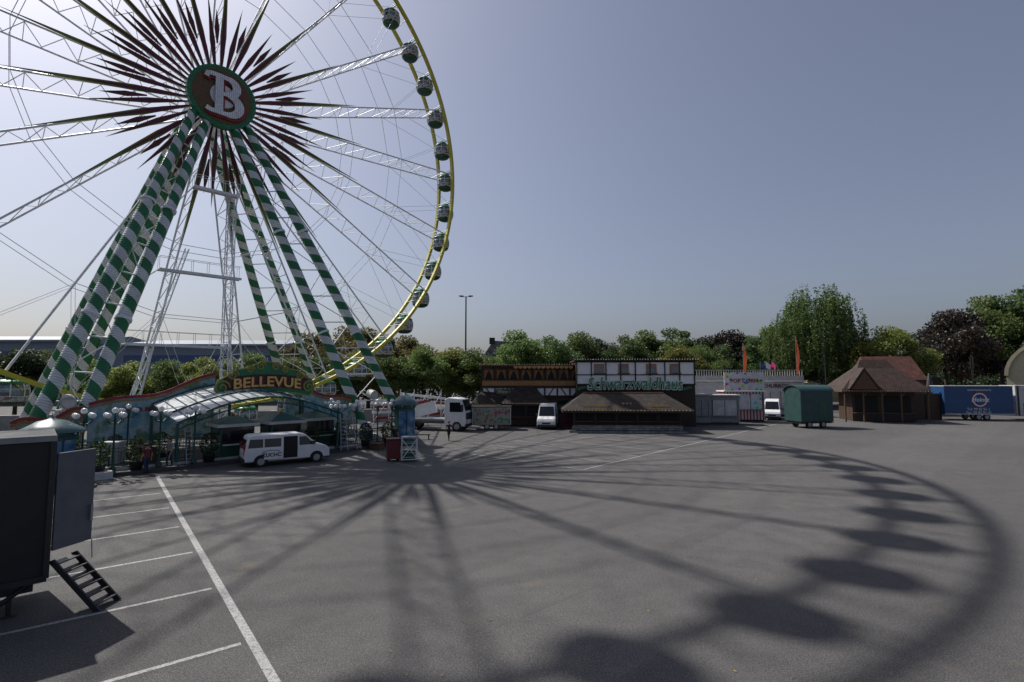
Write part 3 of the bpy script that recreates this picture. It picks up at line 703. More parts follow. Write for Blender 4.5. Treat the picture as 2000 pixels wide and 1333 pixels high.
text('logo_lettering','Heintz',.8,WHITE,t,(-.3,-1.37,2.7),ext=.008,off=.015,shear=.2)
text('web_lettering','www.heintzvins.lu',.4,WHITE,t,(-.3,-1.325,4.0),ext=.006)
text('phone_lettering','Tel: 99 82 81-1',.46,WHITE,t,(-.5,-1.325,1.45),ext=.006)
text('phone_lettering','Fax: 99 82 81-21',.46,WHITE,t,(-.5,-1.325,1.02),ext=.006)
for x in(-.5,.5):wheelpart(t,x,-1.15,.42);wheelpart(t,x,1.15,.42)
M().tube((-4.6,0,.7),(-6,0,.6),.07,6).tube((-5.7,0,0),(-5.7,0,.7),.05,6).obj('drawbar',[GALV],t)
t=thing('box_trailer','white box trailer with dark awning frame','trailer',(71.8,69.5,0),rad(-6))
M().box(-4.5,4,-1.3,1.3,.6,4.6).obj('body',[OFFW],t,bevel=.05);M().box(-4.3,-4.1,-1.36,-1.31,.6,4.5).box(-3.6,3.5,-1.36,-1.31,.9,2.2).obj('trim',[DARK],t)
for x in(-.5,.5):wheelpart(t,x,-1.15,.4)
def stall(name,label,loc,rz,L,D,Hh,wall,roof,group=None,open_=None,txt=None,sign=None):
    t=thing(name,label,'stall',loc,rz,group)
    M().box(-L/2,L/2,0,D,.25,Hh).obj('wall',[wall],t,bevel=.03)
    M().box(-L/2-.15,L/2+.15,-.25,D+.15,Hh+.005,Hh+.16).obj('roof',[roof],t)
    M().box(-L/2+.1,L/2-.1,.1,D-.1,0,.249).obj('base',[DARK],t)
    if open_: 
        M().box(-L/2+.3,L/2-.3,-.02,-.003,open_[0],open_[1]).obj('shutter',[open_[2]],t)
        M().box(-L/2+.2,L/2-.2,-.35,-.021,open_[0]-.1,open_[0]-.02).obj('counter',[GREY],t)
        mm=M();k=max(2,int(L/1.6))
        for i in range(k+1):
            x=-L/2+.3+i*(L-.6)/k; mm.box(x-.03,x+.03,-.04,-.021,open_[0],open_[1])
        mm.obj('shutter_frame',[DARK],t)
    if sign: M().box(-L/2,L/2,-.12,-.02,Hh+.17,Hh+sign[0]).obj('fascia',[sign[1]],t)
    if txt: text('lettering',txt[0],txt[1],txt[2],t,(0,-.16,txt[3]),ext=.02,off=.01)
    return t
stall('container_stall','grey ribbed container stall with closed shutter',(22.6,61.5,0),0,2.2,2.5,3.5,CORRG,OFFW,open_=(1.2,3.0,CORRG))
stall('container_stall','pale panelled market stall with closed shutters',(25.6,62,0),rad(-8),3.4,2.5,3.4,GREY,OFFW,open_=(1.1,2.9,OFFW))
stall('snack_stall','bright fairground stall with confetti panels',(29.8,66,0),rad(-4),5.0,2.6,3.8,CANDY,WHITE,open_=(1.6,3.5,CONF),sign=(2.5,CONF),txt=('POP CORN',.7,RED,5.2))
stall('container_stall','white long stall with dark red lettering',(38.9,76,0),rad(-5),8,3,5.0,CORRW,OFFW,open_=(1.2,3.6,OFFW),txt=('CHURROS',.8,DRED,4.4))
stall('container_stall','white windowless container stall',(31.0,78,0),0,9,3,5.0,CORRW,OFFW,open_=(1.2,3.2,GREY))
stall('container_stall','long white stall building with plain shutters',(47,92,0),0,16,4,4.6,OFFW,GREY,open_=(1.0,3.4,GREY))
stall('container_stall','dark timber stall with closed front',(79,78,0),rad(-4),14,4,3.9,DWOOD,DARK)
stall('container_stall','dark market stall beneath the trees',(66,84,0),0,8,4,5.6,DWOOD,DARK)
t=thing('terrace_wall','white terrace wall with railing on top','wall',(31,88,0),0)
M().box(-6,19,0,.4,0,6.0).obj('wall',[OFFW],t)
m=M();m.box(-6,19,.05,.2,6.9,7.0)
for i in range(60): m.box(-6+i*.42,-5.93+i*.42,.08,.16,6.01,6.9)
m.obj('railing',[OFFW],t)
# ------------------------------------------------------------------ timber hall
th=thing('timber_beer_hall','two-storey half-timbered fairground tavern front','building',(0,62,0),rad(-2))
M().box(-3.7,8.6,0,6,0,4.3,0).box(-3.7,8.6,.6,6,4.31,7.0,1).obj('wall',[PLANK,WOOD],th)
M().box(-3.6,8.5,-.06,-.004,3.5,4.35,0).obj('white_infill',[WHITE],th)
tm=M();tm.box(-3.8,8.7,-.16,-.065,4.36,4.6);tm.box(-3.8,8.7,-.16,-.065,3.3,3.5)
for i in range(9): x=-3.65+i*1.5; tm.box(x,x+.18,-.15,-.064,3.52,4.34)
for i in range(8):
    x=-3.65+i*1.5; tm.obox((x+.85,-.1,3.93),(.12,.07,1.15),(0,rad(35 if i%2 else -35),0))
for i in range(9): x=-3.7+i*1.52; tm.box(x,x+.18,.0,.2,4.62,7.0)
tm.box(-3.8,8.7,-.1,.1,5.3,5.4);tm.obj('timber_frame',[DWOOD],th)
for i in range(8):
    x=-3.4+i*1.52; M().box(x,x+1.1,.55,.59,5.4,6.6).obj('window',[GLASS],th)
    M().prism([(x,6.6),(x+.55,6.55),(x+.25,6.0),(x+.1,5.4),(x,5.4)],.5,.54).prism([(x+1.1,6.6),(x+.55,6.55),(x+.85,6.0),(x+1.0,5.4),(x+1.1,5.4)],.5,.54).obj('curtain',[LWOOD],th)
M().box(-3.6,8.5,-.05,-.01,4.65,5.25).obj('balcony_panel',[LWOOD],th)
M().box(-4,9,-.4,6.2,7.01,7.15).obj('roof',[BRONZE],th)
m=M()
for i in range(13): x=.2+i*.55; m.prism([(x,7.0),(x+.53,7.0),(x+.48,6.8),(x+.265,6.65),(x+.05,6.8)],-.46,-.42)
m.obj('scalloped_awning',[mat('orange_awning',(.5,.28,.1),.7)],th)
for x0,x1 in((-3.3,-1.2),(-.8,1.6),(2.2,4.4),(5,8)): M().box(x0,x1,-.06,-.005,.9,2.9).obj('window',[GLASS],th)
M().box(-1.9,2.3,-.2,-.166,3.55,4.25).obj('name_board',[mat('dull_green_board',(.05,.09,.06),.5)],th)
text('lettering','Prinz v. Ortenau',.55,mat('cream_letter',(.5,.42,.25),.5),th,(.2,-.24,3.9),ext=.03,off=.012)
M().box(7.6,21.2,-2.0,4,0,7.5,0).obj('wing',[DWOOD],th)
M().box(7.6,21.2,-2.08,-2.005,4.9,7.4).obj('white_infill',[mat('bright_white_panel',(.8,.8,.8),.5,var=.1)],th)
tm=M()
for i in range(9): x=7.55+i*1.69; tm.box(x,x+.11,-2.2,-2.085,4.8,7.5)
for z in(4.8,5.9,7.38): tm.box(7.5,21.3,-2.19,-2.084,z,z+.1)
tm.obj('timber_frame',[DWOOD],th)
sb=M()
sb.ribbon([(7.7+i*.45,4.25+.28*abs(math.sin(i*.7))) for i in range(30)],.35,-2.2,-2.1);sb.obj('sign_scroll',[mat('green_scroll',(.03,.12,.07),.6)],th)
for x in(10.2,13.0,16.2,18.9):
    M().box(x-.6,x+.6,-2.13,-2.083,6.15,7.2).obj('window',[GREY],th)
    M().prism([(x-.6,7.2),(x,7.15),(x-.35,6.7),(x-.5,6.15),(x-.6,6.15)],-2.16,-2.135).prism([(x+.6,7.2),(x,7.15),(x+.35,6.7),(x+.5,6.15),(x+.6,6.15)],-2.16,-2.135).obj('curtain',[mat('rust_curtain',(.34,.2,.13),.8)],th)
    f_=M()
    for k in range(10): f_.ball((x-.62+k*.14,-2.3,6.05+.05*(k%2)),.08,k%3//2,6)
    f_.obj('flower_box',[GREEN,RED],th)
M().box(7.3,21.5,-2.4,4.2,7.51,7.65).obj('roof',[DWOOD],th)
bl=M()
for i in range(48): bl.ball((7.4+i*.3,-2.42,7.72),.05,0,5)
for i in range(40): bl.ball((-3.9+i*.3,-.45,7.2),.045,0,5)
bl.obj('bulbs',[GLOBE],th,stuff=True)
text('sign_backing','Schwarzwaldhaus',2.0,mat('pale_green_back',(.8,.83,.74),.6),th,(14.2,-2.35,4.95),ext=.03,off=.095,shear=.15,arch=.004,sx=.77)
text('lettering','Schwarzwaldhaus',2.0,mat('sign_green',(.015,.2,.1),.4),th,(14.2,-2.45,4.95),ext=.04,off=-.005,shear=.15,arch=.004,sx=.77)
def hipstall(loc,rz,L,D,he,hr,label,oh=1.0,txt=None,base=True):
    t=thing('timber_kiosk',label,'kiosk',loc,rz)
    M().box(-L/2,L/2,0,D,.1,he,0).obj('wall',[PLANK],t)
    x0,x1,y0,y1=-L/2-oh,L/2+oh,-oh,D+oh;ri=D/2+oh
    M().add([(x0,y0,he),(x1,y0,he),(x1,y1,he),(x0,y1,he),(x0+ri*.8,D/2,hr),(x1-ri*.8,D/2,hr)],[(0,1,5,4),(1,2,5),(2,3,4,5),(3,0,4),(0,3,2,1)],0).obj('roof',[SHING],t)
    M().box(x0,x1,y0-.06,y0-.003,he-.3,he+.02).box(x0-.06,x0-.003,y0,y1,he-.3,he+.02).box(x1+.003,x1+.06,y0,y1,he-.3,he+.02).obj('fascia',[DWOOD],t)
    M().box(x0,x1,y0-.09,y0-.062,he-.1,he+.02).obj('gold_strip',[GOLD],t)
    M().tube((x0+ri*.8,D/2,hr+.02),(x1-ri*.8,D/2,hr+.02),.07,6).obj('ridge_cap',[WOOD],t)
    b=M();k=int((x1-x0)/.35)
    for i in range(k): b.ball((x0+.2+i*.35,y0-.12,he-.05),.04,0,5)
    b.obj('bulbs',[GLOBE],t,stuff=True)
    kk=int(L/2)
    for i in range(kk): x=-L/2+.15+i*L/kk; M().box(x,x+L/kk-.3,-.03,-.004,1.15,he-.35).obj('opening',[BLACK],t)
    M().box(-L/2-.1,L/2+.1,-.45,-.031,1.02,1.1).obj('counter',[WOOD],t)
    for i in range(kk+1): x=-L/2+i*L/kk; M().box(x-.08,x+.08,-.62,-.46,.1,he).obj('post',[DWOOD],t)
    if base: M().box(-L/2-.2,L/2+.2,-.75,-.63,0,.7).box(-L/2-.6,L/2+.6,-1.4,-.76,0,.2).obj('plinth',[STONE],t)
    if txt:
        for x,s_ in txt: text('lettering',s_,.55,mat('gold_roof_letter',(.5,.33,.1),.4),t,(x,-.62,he+.5),(rad(68),0,0),ext=.02,off=.02)
    return t
hipstall((11.9,53.8,0),rad(-3),10.8,3.4,2.3,3.95,'long low timber kiosk with shingle roof and stone plinth',1.2,((-3.2,'~ Brotzeit ~'),(0,'* * *'),(3.0,'~ Vesper ~')))
hipstall((1.6,60,0),rad(3),4.2,3,2.7,4.6,'small dark timber kiosk with steep shingle roof',.7,base=False)
hipstall((-2.6,61,0),rad(3),3.6,2.5,2.5,4.1,'small dark timber kiosk closed behind trailer',.5,base=False)
t=thing('wooden_bench_stack','stack of dark red benches between kiosks','benches',(6.3,57.5,0),0)
m=M()
for k in range(7): m.box(-1.0,1.0,-.4+.03*k,.4,.2+k*.2,.32+k*.2)
m.obj('planks',[DRED],t);M().box(-.9,-.7,-.3,.3,0,.19).box(.7,.9,-.3,.3,0,.19).obj('feet',[DARK],t)
# ------------------------------------------------------------------ timber chalet
t=thing('timber_chalet','timber chalet bar with broad brown tiled roof','chalet',(47.4,68,0),rad(-14))
t.scale=(.8,.8,1.0)
M().box(-3.6,5.2,-2.4,3.5,0,4.0).obj('wall',[PLANK],t)
x0,x1,y0,y1=-5.6,6.6,-4.4,5.2
M().add([(x0,y0,4.1),(x1,y0,4.1),(x1,y1,4.1),(x0,y1,4.1),(-2.0,-.6,6.9),(3.4,-.6,6.9),(3.4,1.4,6.9),(-2.0,1.4,6.9)],[(0,1,5,4),(1,2,6,5),(2,3,7,6),(3,0,4,7),(4,5,6,7),(0,3,2,1)]).add([(-2.0,-.6,6.91),(3.4,-.6,6.91),(3.4,1.4,6.91),(-2,1.4,6.91),(-1.2,.4,8.0),(2.6,.4,8.0)],[(0,1,5,4),(1,2,5),(2,3,4,5),(3,0,4)]).obj('roof',[RTILE],t)
M().prism([(-4.8,4.2),(-2.6,6.9),(-.4,4.2)],-4.9,-1.0,0).obj('porch_roof',[RTILE],t)
M().prism([(-4.4,4.15),(-2.6,6.4),(-.8,4.15)],-4.95,-4.905,0).obj('gable_board',[WOOD],t)
M().box(x0,x1,y0-.06,y0-.003,3.8,4.1).box(x0-.06,x0-.003,y0,y1,3.8,4.1).obj('fascia',[WOOD],t)
for x in(-5.2,-2.6,0,2.6,6.2): M().tube((x,-4.1,0),(x,-4.1,4.0),.13,8).tube((x,-4.1,3.2),(x+.8,-4.1,4.0),.07,5).obj('post',[WOOD],t)
for xa_,xb_ in((-3.2,0),(.8,4.6)): M().box(xa_,xb_,-2.46,-2.405,1.2,3.3).obj('opening',[BLACK],t)
M().box(-3.5,5,-3.0,-2.47,1.05,1.15).obj('counter',[WOOD],t)
M().box(-3.5,5,-2.95,-2.9,.1,1.04).obj('bar_front',[DWOOD],t)
m=M()
for k in range(34): m.ball((x0+.2+k*.36,y0-.1,3.95),.05,0,5)
m.obj('bulbs',[GLOBE],t,stuff=True)
t=thing('chalet_annexe','annexe with red tiled gable roof behind the chalet','building',(59,78,0),rad(-5))
M().box(-3.8,3.4,0,6,0,5.5).obj('wall',[WOOD],t)
M().prism([(-.6,5.3),(3,9.0),(6.6,5.3)],-4.0,3.6,0,axis='x').obj('roof',[REDT],t)
t=thing('timber_fence','dark timber screen wall with posts','fence',(55.2,69.5,0),rad(-4))
M().box(-3,2.5,0,.1,0,3.5).obj('boards',[PLANK],t)
for i in range(4):M().box(-3+i*1.78,-2.85+i*1.78,-.1,-.003,0,3.7).obj('post',[DWOOD],t)
t=thing('closed_parasol','black closed market parasol','parasol',(58.5,72,0),0)
M().tube((0,0,0),(0,0,6.2),.05,8).obj('pole',[GALV],t);M().lathe([(.001,6.3),(.12,6.1),(.45,4.4),(.55,3.6),(.35,3.4),(.001,3.5)],10,0).obj('canopy',[DARK],t)
t=thing('arched_hall','cream building with arched roof','building',(87.2,81.9,0),rad(-44))
pts=[(-6,0),(-6,6)]+[(-6+8*(1-math.cos(rad(a))),6+6.5*math.sin(rad(a))) for a in range(0,91,10)]+[(14,12.5),(14,0)]
M().prism(pts,0,14,0).obj('wall',[CREAM],t)
M().ribbon(pts[1:-1],.5,-.3,14.1,0).obj('roof',[CREAM],t)
M().box(-3,10,-.06,-.004,1,4).obj('window',[GLASS],t)
# ------------------------------------------------------------------ foreground trailer
TR=rad(43)
t=thing('generator_trailer','black box trailer with open grey door and metal steps','trailer',(-11.05,12.5,0),TR)
M().box(-7,0,0,2.3,.75,4.05).obj('body',[mat('black_sheet',(.012,.012,.014),.6,var=.4,bump=.2)],t,bevel=.03)
M().box(-7.05,.05,-.05,2.35,4.06,4.13).obj('roof',[mat('dusty_roof',(.045,.045,.048),.8,var=.3)],t)
M().box(-7.06,.06,-.08,-.051,4.0,4.14).obj('gutter',[GREY],t)
M().box(-6.8,-.2,.3,2.0,.45,.74).box(-.05,.06,-.08,-.003,.8,3.99).box(-7,.02,-.06,-.003,.72,.86).obj('chassis',[DARK],t)
for x in(-2.2,-3.2): wheelpart(t,x,.35,.42);wheelpart(t,x,1.95,.42)
M().tube((-.6,.3,0),(-.6,.3,.5),.05,8).box(-.72,-.48,.18,.42,0,.04).tube((-.75,.3,.3),(-.3,.3,.62),.06,6).obj('jack',[DARK],t)
DA=rad(80);dc,ds=math.cos(DA),math.sin(DA)
d=M().obox((.05+.47*dc,.02+.47*ds,2.55),(.94,.06,2.3),(0,0,DA),0).obj('door',[mat('door_grey',(.1,.11,.13),.5,var=.2)],t,(.03,.0,0),(0,0,-TR),bevel=.01)
M().obox((.10+.86*dc,.86*ds,2.1),(.06,.12,.4),(0,0,DA)).obj('handle',[GALV],d)
M().tube((.14+.9*dc,.9*ds,1.42),(.16+.9*dc,.92*ds,.95),.01,4).obj('strap',[BRONZE],d)
m=M()
for k in range(6): m.box(.0+k*.19,.24+k*.19,.05,.65,1.08-k*.19,1.11-k*.19)
for y in(.03,.67): m.prism([(-.02,1.15),(.12,1.2),(1.3,.02),(1.13,0)],y-.02,y+.02)
m.obj('steps',[mat('step_metal',(.05,.05,.055),.45,.6)],t,(.03,0,0),(0,0,-TR))
t=thing('waste_bin','red metal bin on small wheels','bin',(-8.0,34.9,0),rad(20))
M().box(-.42,.42,-.42,.42,.15,1.4).obj('body',[mat('dull_red',(.12,.012,.015),.5,var=.3)],t,bevel=.03);M().box(-.46,.46,-.46,.46,1.405,1.5).obj('lid',[DRED],t,bevel=.02)
for x in(-.3,.3):
    for y in(-.3,.3): M().tube((x,y-.04,.08),(x,y+.04,.08),.08,10).obj('wheel',[BLACK],t)
t=thing('cage_trolley','white wire cage trolley holding green bottle crate','trolley',(-6.9,34.8,0),rad(15))
m=M()
for x in(-.5,.5):
    for y in(-.4,.4): m.tube((x,y,.1),(x,y,1.6),.03,5)
for z in(.3,.6,.9,1.2,1.55):
    m.path([(-.5,-.4,z),(.5,-.4,z),(.5,.4,z),(-.5,.4,z)],.015,4,0,True)
m.tube((-.5,-.4,.2),(.5,-.4,1.5),.03,5);m.tube((.5,-.4,.2),(-.5,-.4,1.5),.03,5)
m.box(-.5,.5,-.4,.4,.12,.17);m.obj('cage',[WHITE],t)
M().box(-.4,.4,-.3,.3,.18,.7).obj('crate',[DGREEN],t);M().box(-.52,.52,-.42,.42,1.56,1.62).obj('shelf',[GREY],t)
t=thing('low_bench','low dark bench on the asphalt','bench',(-8.4,46.8,0),rad(10))
M().box(-1,1,-.2,.2,.4,.48).obj('seat',[DARK],t)
for x in(-.85,.85):M().box(x-.05,x+.05,-.18,.18,0,.395).obj('leg',[DARK],t)
# ------------------------------------------------------------------ people
def person(loc,rz,shirt,trou,label,stride=.28):
    nodes={};E=[];V=[];Rr=[]
    def v(n,p,r): nodes[n]=len(V);V.append(p);Rr.append(r)
    def e(a,b):E.append((nodes[a],nodes[b]))
    v('pel',(0,0,.95),.15);v('wai',(0,0,1.1),.13);v('che',(0,.02,1.32),.155);v('nck',(0,.02,1.47),.055);v('hd0',(0,.03,1.56),.085);v('hd1',(0,.035,1.66),.09)
    e('pel','wai');e('wai','che');e('che','nck');e('nck','hd0');e('hd0','hd1')
    for s,k in((-1,'l'),(1,'r')):
        st=stride*s
        v('hip'+k,(.1*s,0,.88),.1);v('kne'+k,(.1*s,st*.6+.04,.5),.065);v('ank'+k,(.1*s,st*.9-.03,.1),.042);v('toe'+k,(.1*s,st*.9+.14,.035),.035)
        e('pel','hip'+k);e('hip'+k,'kne'+k);e('kne'+k,'ank'+k);e('ank'+k,'toe'+k)
        v('sho'+k,(.19*s,.02,1.4),.062);v('elb'+k,(.25*s,-st*.3-.02,1.12),.043);v('wri'+k,(.26*s,-st*.55+.05,.89),.028);v('pal'+k,(.26*s,-st*.6+.07,.81),.034)
        e('che','sho'+k);e('sho'+k,'elb'+k);e('elb'+k,'wri'+k);e('wri'+k,'pal'+k)
        for j in range(4):
            v('f%s%d'%(k,j),(.255*s,-st*.6+.04+.022*j,.72+.004*abs(j-1.5)),.009);e('pal'+k,'f%s%d'%(k,j))
        v('th'+k,(.24*s,-st*.6+.12,.77),.01);e('pal'+k,'th'+k)
    me=bpy.data.meshes.new('person');me.from_pydata(V,E,[])
    t=thing('person',label,'person',loc,rz)
    o=bpy.data.objects.new('body',me);COL.objects.link(o);o.parent=t
    o.modifiers.new('Skin','SKIN')
    sk_=me.skin_vertices[0].data
    for i,r in enumerate(Rr): sk_[i].radius=(r,r*.8 if i<3 else r)
    sk_[0].use_root=True
    sb=o.modifiers.new('S','SUBSURF');sb.levels=1;sb.render_levels=2
    m,nt,b=newmat('person_clothes')
    tc=nd(nt,'ShaderNodeTexCoord');s=nd(nt,'ShaderNodeSeparateXYZ');nt.links.new(tc.outputs['Object'],s.inputs[0])
    ab=mathn(nt,'ABSOLUTE',s.outputs[0])
    arm=mathn(nt,'MULTIPLY',mathn(nt,'GREATER_THAN',ab,.205),mathn(nt,'LESS_THAN',s.outputs[2],1.2))
    c=mixc(nt,mathn(nt,'GREATER_THAN',s.outputs[2],.96),trou,shirt);c=mixc(nt,mathn(nt,'GREATER_THAN',s.outputs[2],1.45),c,(.4,.22,.15));c=mixc(nt,arm,c,(.4,.22,.15))
    c=mixc(nt,mathn(nt,'LESS_THAN',s.outputs[2],.09),c,(.03,.03,.03))
    finish(nt,b,c,.8);me.materials.append(m)
    M().ball((0,.01,1.67),.105,0,10,1.0).obj('hair',[DARK],t)
    M().ball((0,.12,1.61),.018,0,6).obj('nose',[SKIN],t)
    return t
person((-5.6,45.9,0),rad(25),(.03,.03,.035),(.015,.015,.02),'person in dark clothes walking across the asphalt',.34)
person((*WL(-7.4,17.5)[:2],0),rad(70),(.15,.02,.03),(.02,.03,.08),'person in red top standing beside the platform',.08)
person((*WL(-6.2,17.1)[:2],.22),rad(160),(.25,.25,.25),(.02,.03,.07),'person in grey shirt standing near the ladder',.1)
person((*WL(9.2,17.6)[:2],0),rad(200),(.02,.03,.04),(.02,.02,.03),'person in dark clothes beside the railing',.15)
# ------------------------------------------------------------------ lamp posts, flags
t=thing('floodlight_mast','tall grey mast with two floodlight heads','street lamp',(-8.7,96,0),0)
M().tube((0,0,0),(0,0,21),.2,10,r2=.12).obj('pole',[DARK],t)
M().box(-1.0,1.0,-.06,.06,20.9,20.98).box(-1.3,-.5,-.3,.3,20.99,21.15).box(.5,1.3,-.3,.3,20.99,21.15).obj('lamp_head',[DARK],t)
t=thing('street_lamp','slim grey street lamp with single head','street lamp',(58,95,0),0)
M().tube((0,0,0),(0,0,12),.1,8).obj('pole',[GREY],t);M().box(-.1,.9,-.15,.15,12,12.12).obj('lamp_head',[GREY],t)
t=thing('street_lamp','dark post with small sign panels','street lamp',(79,88,0),0)
M().tube((0,0,0),(0,0,9.6),.13,8).box(-.3,.3,-.05,.05,7.2,9.2).obj('pole',[DARK],t)
t=thing('radio_mast','small antenna mast on hall roof','antenna',(-100,118,16),0)
M().tube((0,0,-1.5),(0,0,3.4),.08,6).box(-.7,.7,-.05,.05,2.2,2.35).tube((-.6,0,1.6),(-.6,0,3.0),.09,6).tube((.6,0,1.6),(.6,0,3.0),.09,6).obj('mast',[DARK],t)
def flag(x,y,z0,h,col,lab):
    t=thing('feather_flag',lab,'flag',(x,y,0),.3,'feather flags')
    M().tube((0,0,0),(0,0,z0+h),.04,6).obj('pole',[GREY],t)
    m=M();n=10
    for i in range(n):
        f0=i/n;f1=(i+1)/n;w0=.6*(1-f0**3*.7);w1=.6*(1-f1**3*.7)
        m.add([(.05,.1*math.sin(f0*7),z0+h*f0),(.05+w0,.15*math.sin(f0*7+1),z0+h*f0),(.05+w1,.15*math.sin(f1*7+1),z0+h*f1),(.05,.1*math.sin(f1*7),z0+h*f1)],[(0,1,2,3)],0)
    m.obj('cloth',[col],t)
OR=leafmat('orange_flag',(.3,.04,.025),(.35,.055,.03),.4)
flag(39.3,87,6.5,5.0,OR,'orange-red feather flag on pole');flag(48.3,87,6.3,6.4,OR,'tall orange-red feather flag on pole')
PINK=leafmat('pink_flag',(.5,.05,.16),(.5,.06,.2),.5)
for i,(x,c) in enumerate(((40.7,BLUE),(41.6,WHITE),(42.6,PINK))):
    t=thing('small_flag','small coloured flag above the stalls','flag',(x,84,0),.2*i,'small flags')
    M().tube((0,0,5),(0,0,8.4),.03,5).obj('pole',[GREY],t);M().add([(0,0,8.3),(1.3,.3,7.7),(1.0,.2,6.9),(0,0,7.3)],[(0,1,2,3)]).obj('cloth',[c],t)
# ------------------------------------------------------------------ background buildings
def hall(x0,x1,y,h,label):
    t=thing('exhibition_hall',label,'building',((x0+x1)/2,y,0),0);L=(x1-x0)/2
    M().box(-L,L,0,30,0,h-2.4).obj('wall',[mat('hall_blue_grey',(.17,.21,.28),.6)],t)
    M().prism([(-1,h-2.4),(-1,h-2.0),(15,h),(31,h-2.0),(31,h-2.4)],-L-.6,L+.6,0,axis='x').obj('roof',[mat('hall_roof',(.2,.23,.27),.5)],t)
    M().box(-L+1,L-1,-.08,-.005,h-6,h-4.4).obj('window',[mat('blue_band',(.04,.08,.2),.4)],t)
hall(-128,-94,110,15.8,'long low blue-grey exhibition hall with pale roof')
hall(-86,-50,112,15.0,'long low exhibition hall with shallow pale gable')
t=thing('faceted_tower','small building with faceted shingled turret','building',(-2.6,104,0),0)
M().prism([(-3,0),(-3,10.5),(-1.2,13.2),(2.4,13.0),(4.4,9),(4.8,0)],0,5).obj('wall',[tiles('sparkle_tiles',(.3,.3,.31),(.12,.12,.13),2,2)],t)
M().box(-2,-.9,-.3,1,12.5,13.8).obj('chimney',[DARK],t)
t=thing('apartment_house','pale house with grey hipped roof','building',(78,125,0),0)
M().box(-6,7,0,8,0,12).obj('wall',[CREAM],t);M().add([(-7,-1,12),(8,-1,12),(8,9,12),(-7,9,12),(-3,4,15),(4,4,15)],[(0,1,5,4),(1,2,5),(2,3,4,5),(3,0,4)]).obj('roof',[GREY],t)
for i in range(5):
    for z in(6.5,9.5): M().box(-5+i*2.4,-3.8+i*2.4,-.05,-.004,z,z+1.5).obj('window',[GLASS],t)
# ------------------------------------------------------------------ trees
def crownmesh(seed,mt,nclump=32,per=430,size=.14):
    r=np.random.default_rng(seed);V=[];cl=[]
    while len(cl)<nclump:
        p=r.uniform(-1,1,3)
        if np.linalg.norm(p)>1 or (np.linalg.norm(p)<.35): continue
        z=(p[2]+1)/2
        w=(.55+.6*math.sin(PI*min(1,z*.9+.12)))
        cl.append((p[0]*3.1*w,p[1]*3.1*w,2.6+z*6.2+r.normal()*.3))
    for c in cl:
        R0=r.uniform(.6,1.35)
        def fn():
            v=r.normal(size=3);v/=np.linalg.norm(v);rr=R0*r.uniform(.2,1.1)**.6
            return (c[0]+v[0]*rr*1.15,c[1]+v[1]*rr*1.15,c[2]+v[2]*rr*.8)
        V.append(leafcloud(int(per*R0),fn,size,r))
    return cloudmesh('crown',np.concatenate(V),mt)
def willowmesh(seed,mt):
    r=np.random.default_rng(seed);V=[]
    for i in range(520):
        a=r.uniform(0,2*PI);rr=3.9*r.uniform(.1,1)**.6;lob=.85+.2*math.sin(a*3+1)+.12*math.sin(a*7);rr*=lob
        zt=9.6-(rr/3.9)**2*3.4+r.normal()*.6;L=r.uniform(1.5,4.5)
        def fn():
            f=r.uniform(0,1);return(rr*math.cos(a)*(1+.08*f)+r.normal()*.07,rr*math.sin(a)*(1+.08*f)+r.normal()*.07,max(1.2,zt-L*f))
        V.append(leafcloud(48,fn,.09,r))
    return cloudmesh('crown',np.concatenate(V),mt)
def trunkmesh(seed):
    r=random.Random(seed);m=M();m.tube((0,0,0),(0.05,0,2.6),.22,9,0,.16);m.tube((.05,0,2.6),(0,.1,5.5),.16,8,0,.08);m.tube((0,.1,5.5),(.1,0,8),.08,6,0,.02)
    for i in range(9):
        a=r.uniform(0,6.28);z=r.uniform(2.2,5.8);L=r.uniform(1.5,2.6);m.tube((0,0,z),(L*math.cos(a),L*math.sin(a),z+r.uniform(.8,2)),.08,5,0,.02)
    return m
tko=trunkmesh(1).obj('trunk',[BARK]);TRM=tko.data;bpy.data.objects.remove(tko)
CR={}
def getcrown(kind,var):
    k=(kind,var)
    if k not in CR: CR[k]=crownmesh(var*17+3+len(kind),LEAF[kind])
    return CR[k]
WIL=willowmesh(5,leafmat('leaf_willow',(.05,.095,.026),(.13,.18,.05)))
LAB={'fresh':'bright green leafy broadleaf tree','mid':'green broadleaf tree with dense crown','dark':'dark green dense broadleaf tree','olive':'olive-brown tree with thinning crown','yellow':'yellow-green broadleaf tree in full leaf','purple':'dark purple-leaved beech tree'}
def tree(x,y,h,kind,wd=1.0,willow=False):
    s=h/9.6
    t=thing('willow_tree' if willow else 'broadleaf_tree','large weeping willow with drooping green branches' if willow else LAB[kind],'tree',(x,y,0),random.uniform(0,6),None if willow else 'trees around the fairground')
    t.scale=(s*wd,s*wd,s)
    o=bpy.data.objects.new('trunk',TRM);COL.objects.link(o);o.parent=t
    o=bpy.data.objects.new('crown',WIL if willow else getcrown(kind,random.randint(0,1)));COL.objects.link(o);o.parent=t
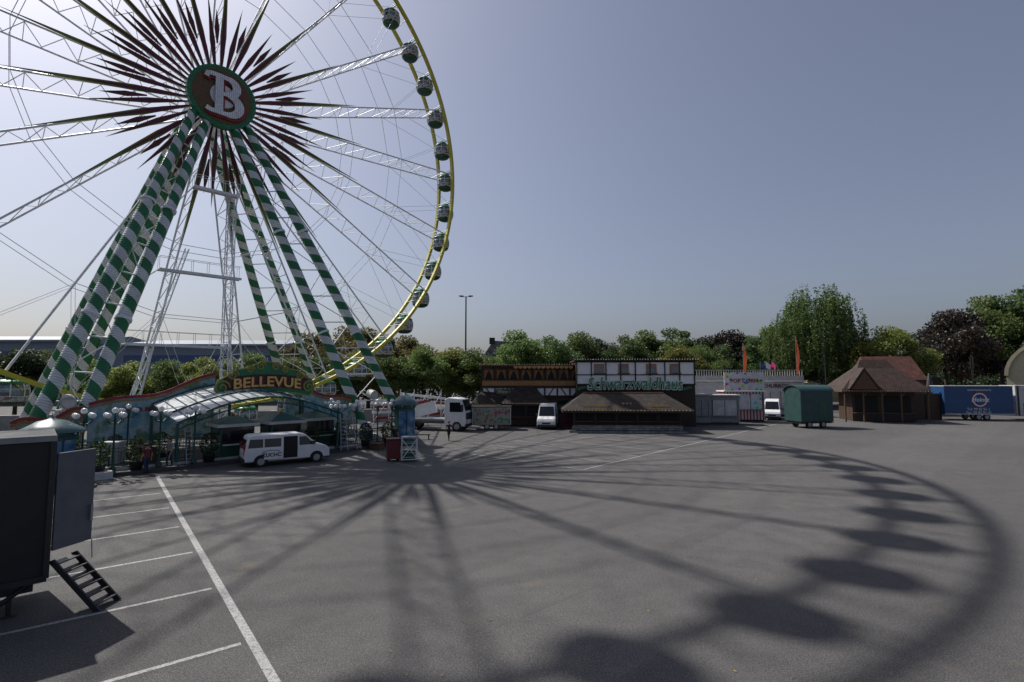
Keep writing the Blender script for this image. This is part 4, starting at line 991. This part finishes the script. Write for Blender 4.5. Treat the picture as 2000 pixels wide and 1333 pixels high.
T=[(-59.8,62,9.7,'dark'),(-57.3,66,8.9,'yellow'),(-49.5,62,8.2,'fresh'),(-46,62,7.9,'yellow'),(-43.5,65,8.2,'fresh'),(-40.5,66,8.5,'yellow'),(-36.3,64,8.2,'yellow'),(-33.2,67,9.3,'fresh'),(-30,70,8.8,'fresh'),
(-34,90,14.5,'olive'),(-31,96,16,'olive'),(-26.5,95,16.2,'olive'),(-22,96,14,'olive'),(-25.8,72,9.8,'mid'),(-22.1,74,10,'yellow'),(-17.5,76,10.6,'fresh'),(-18.5,98,14.6,'olive'),(-13.5,78,11,'fresh'),(-9.6,80,10.8,'yellow'),(-5.8,78,10.4,'fresh'),
(2.6,92,15.2,'fresh'),(6.4,94,14,'mid'),(12,100,15.2,'fresh'),(17.2,105,14.6,'dark'),(22.5,104,15,'mid'),(28.5,108,16.6,'fresh'),(34,110,17.2,'mid'),(37,106,15,'fresh'),(41,110,15,'dark'),(46.8,112,16.8,'purple'),(31.2,96,12.2,'yellow'),(36,98,12,'fresh'),(50,106,15.2,'mid'),(54.8,108,18,'fresh'),
(70.5,95,16,'yellow'),(66,108,13,'mid'),(84.6,100,19.3,'purple'),(91,104,20.5,'purple'),(103,108,25,'fresh'),(110,110,26.5,'mid'),(94,122,17.5,'mid'),(97,92,15.5,'dark'),(-64,70,10,'mid'),(-53,64,8.6,'fresh'),(43,104,13,'mid'),(9,104,13.6,'mid'),(77,108,14,'yellow'),(-8,90,10,'mid'),(-3.4,84,9.6,'fresh')]
for x,y,h,k in T: tree(x,y,h,k,random.uniform(.95,1.2)*(1.0 if h<18 else .85))
tree(60.5,101,22.3,'mid',1.0,True); tree(54.2,99,16.5,'mid',.95,True); tree(67,103,15,'mid',.8,True)
r=np.random.default_rng(9);V=[]
for i in range(240):
    x=-170+i*1.55+r.normal()*.7;yy=132+r.uniform(-4,10);hh=r.uniform(8,12.5)+(2.0*math.sin(i*.3));
    for k in range(3):
        cx,cz=x+r.normal()*1.2,hh*(k+.8)/3.4
        def fn():
            v=r.normal(size=3);v/=np.linalg.norm(v);return(cx+v[0]*2.4,yy+v[1]*1.8,max(.2,cz+v[2]*2.2))
        V.append(leafcloud(90,fn,.5,r))
o=bpy.data.objects.new('distant_wood',cloudmesh('distant_wood',np.concatenate(V),LEAF['dark']));COL.objects.link(o);o['kind']='stuff'
t=thing('boundary_wall','low grey concrete wall behind the trees','wall',(-35,59,0),rad(18))
M().box(-32,34,0,.3,0,1.6).obj('wall',[GREY],t);M().box(-32,34,-.05,.35,1.605,1.7).obj('coping',[OFFW],t)
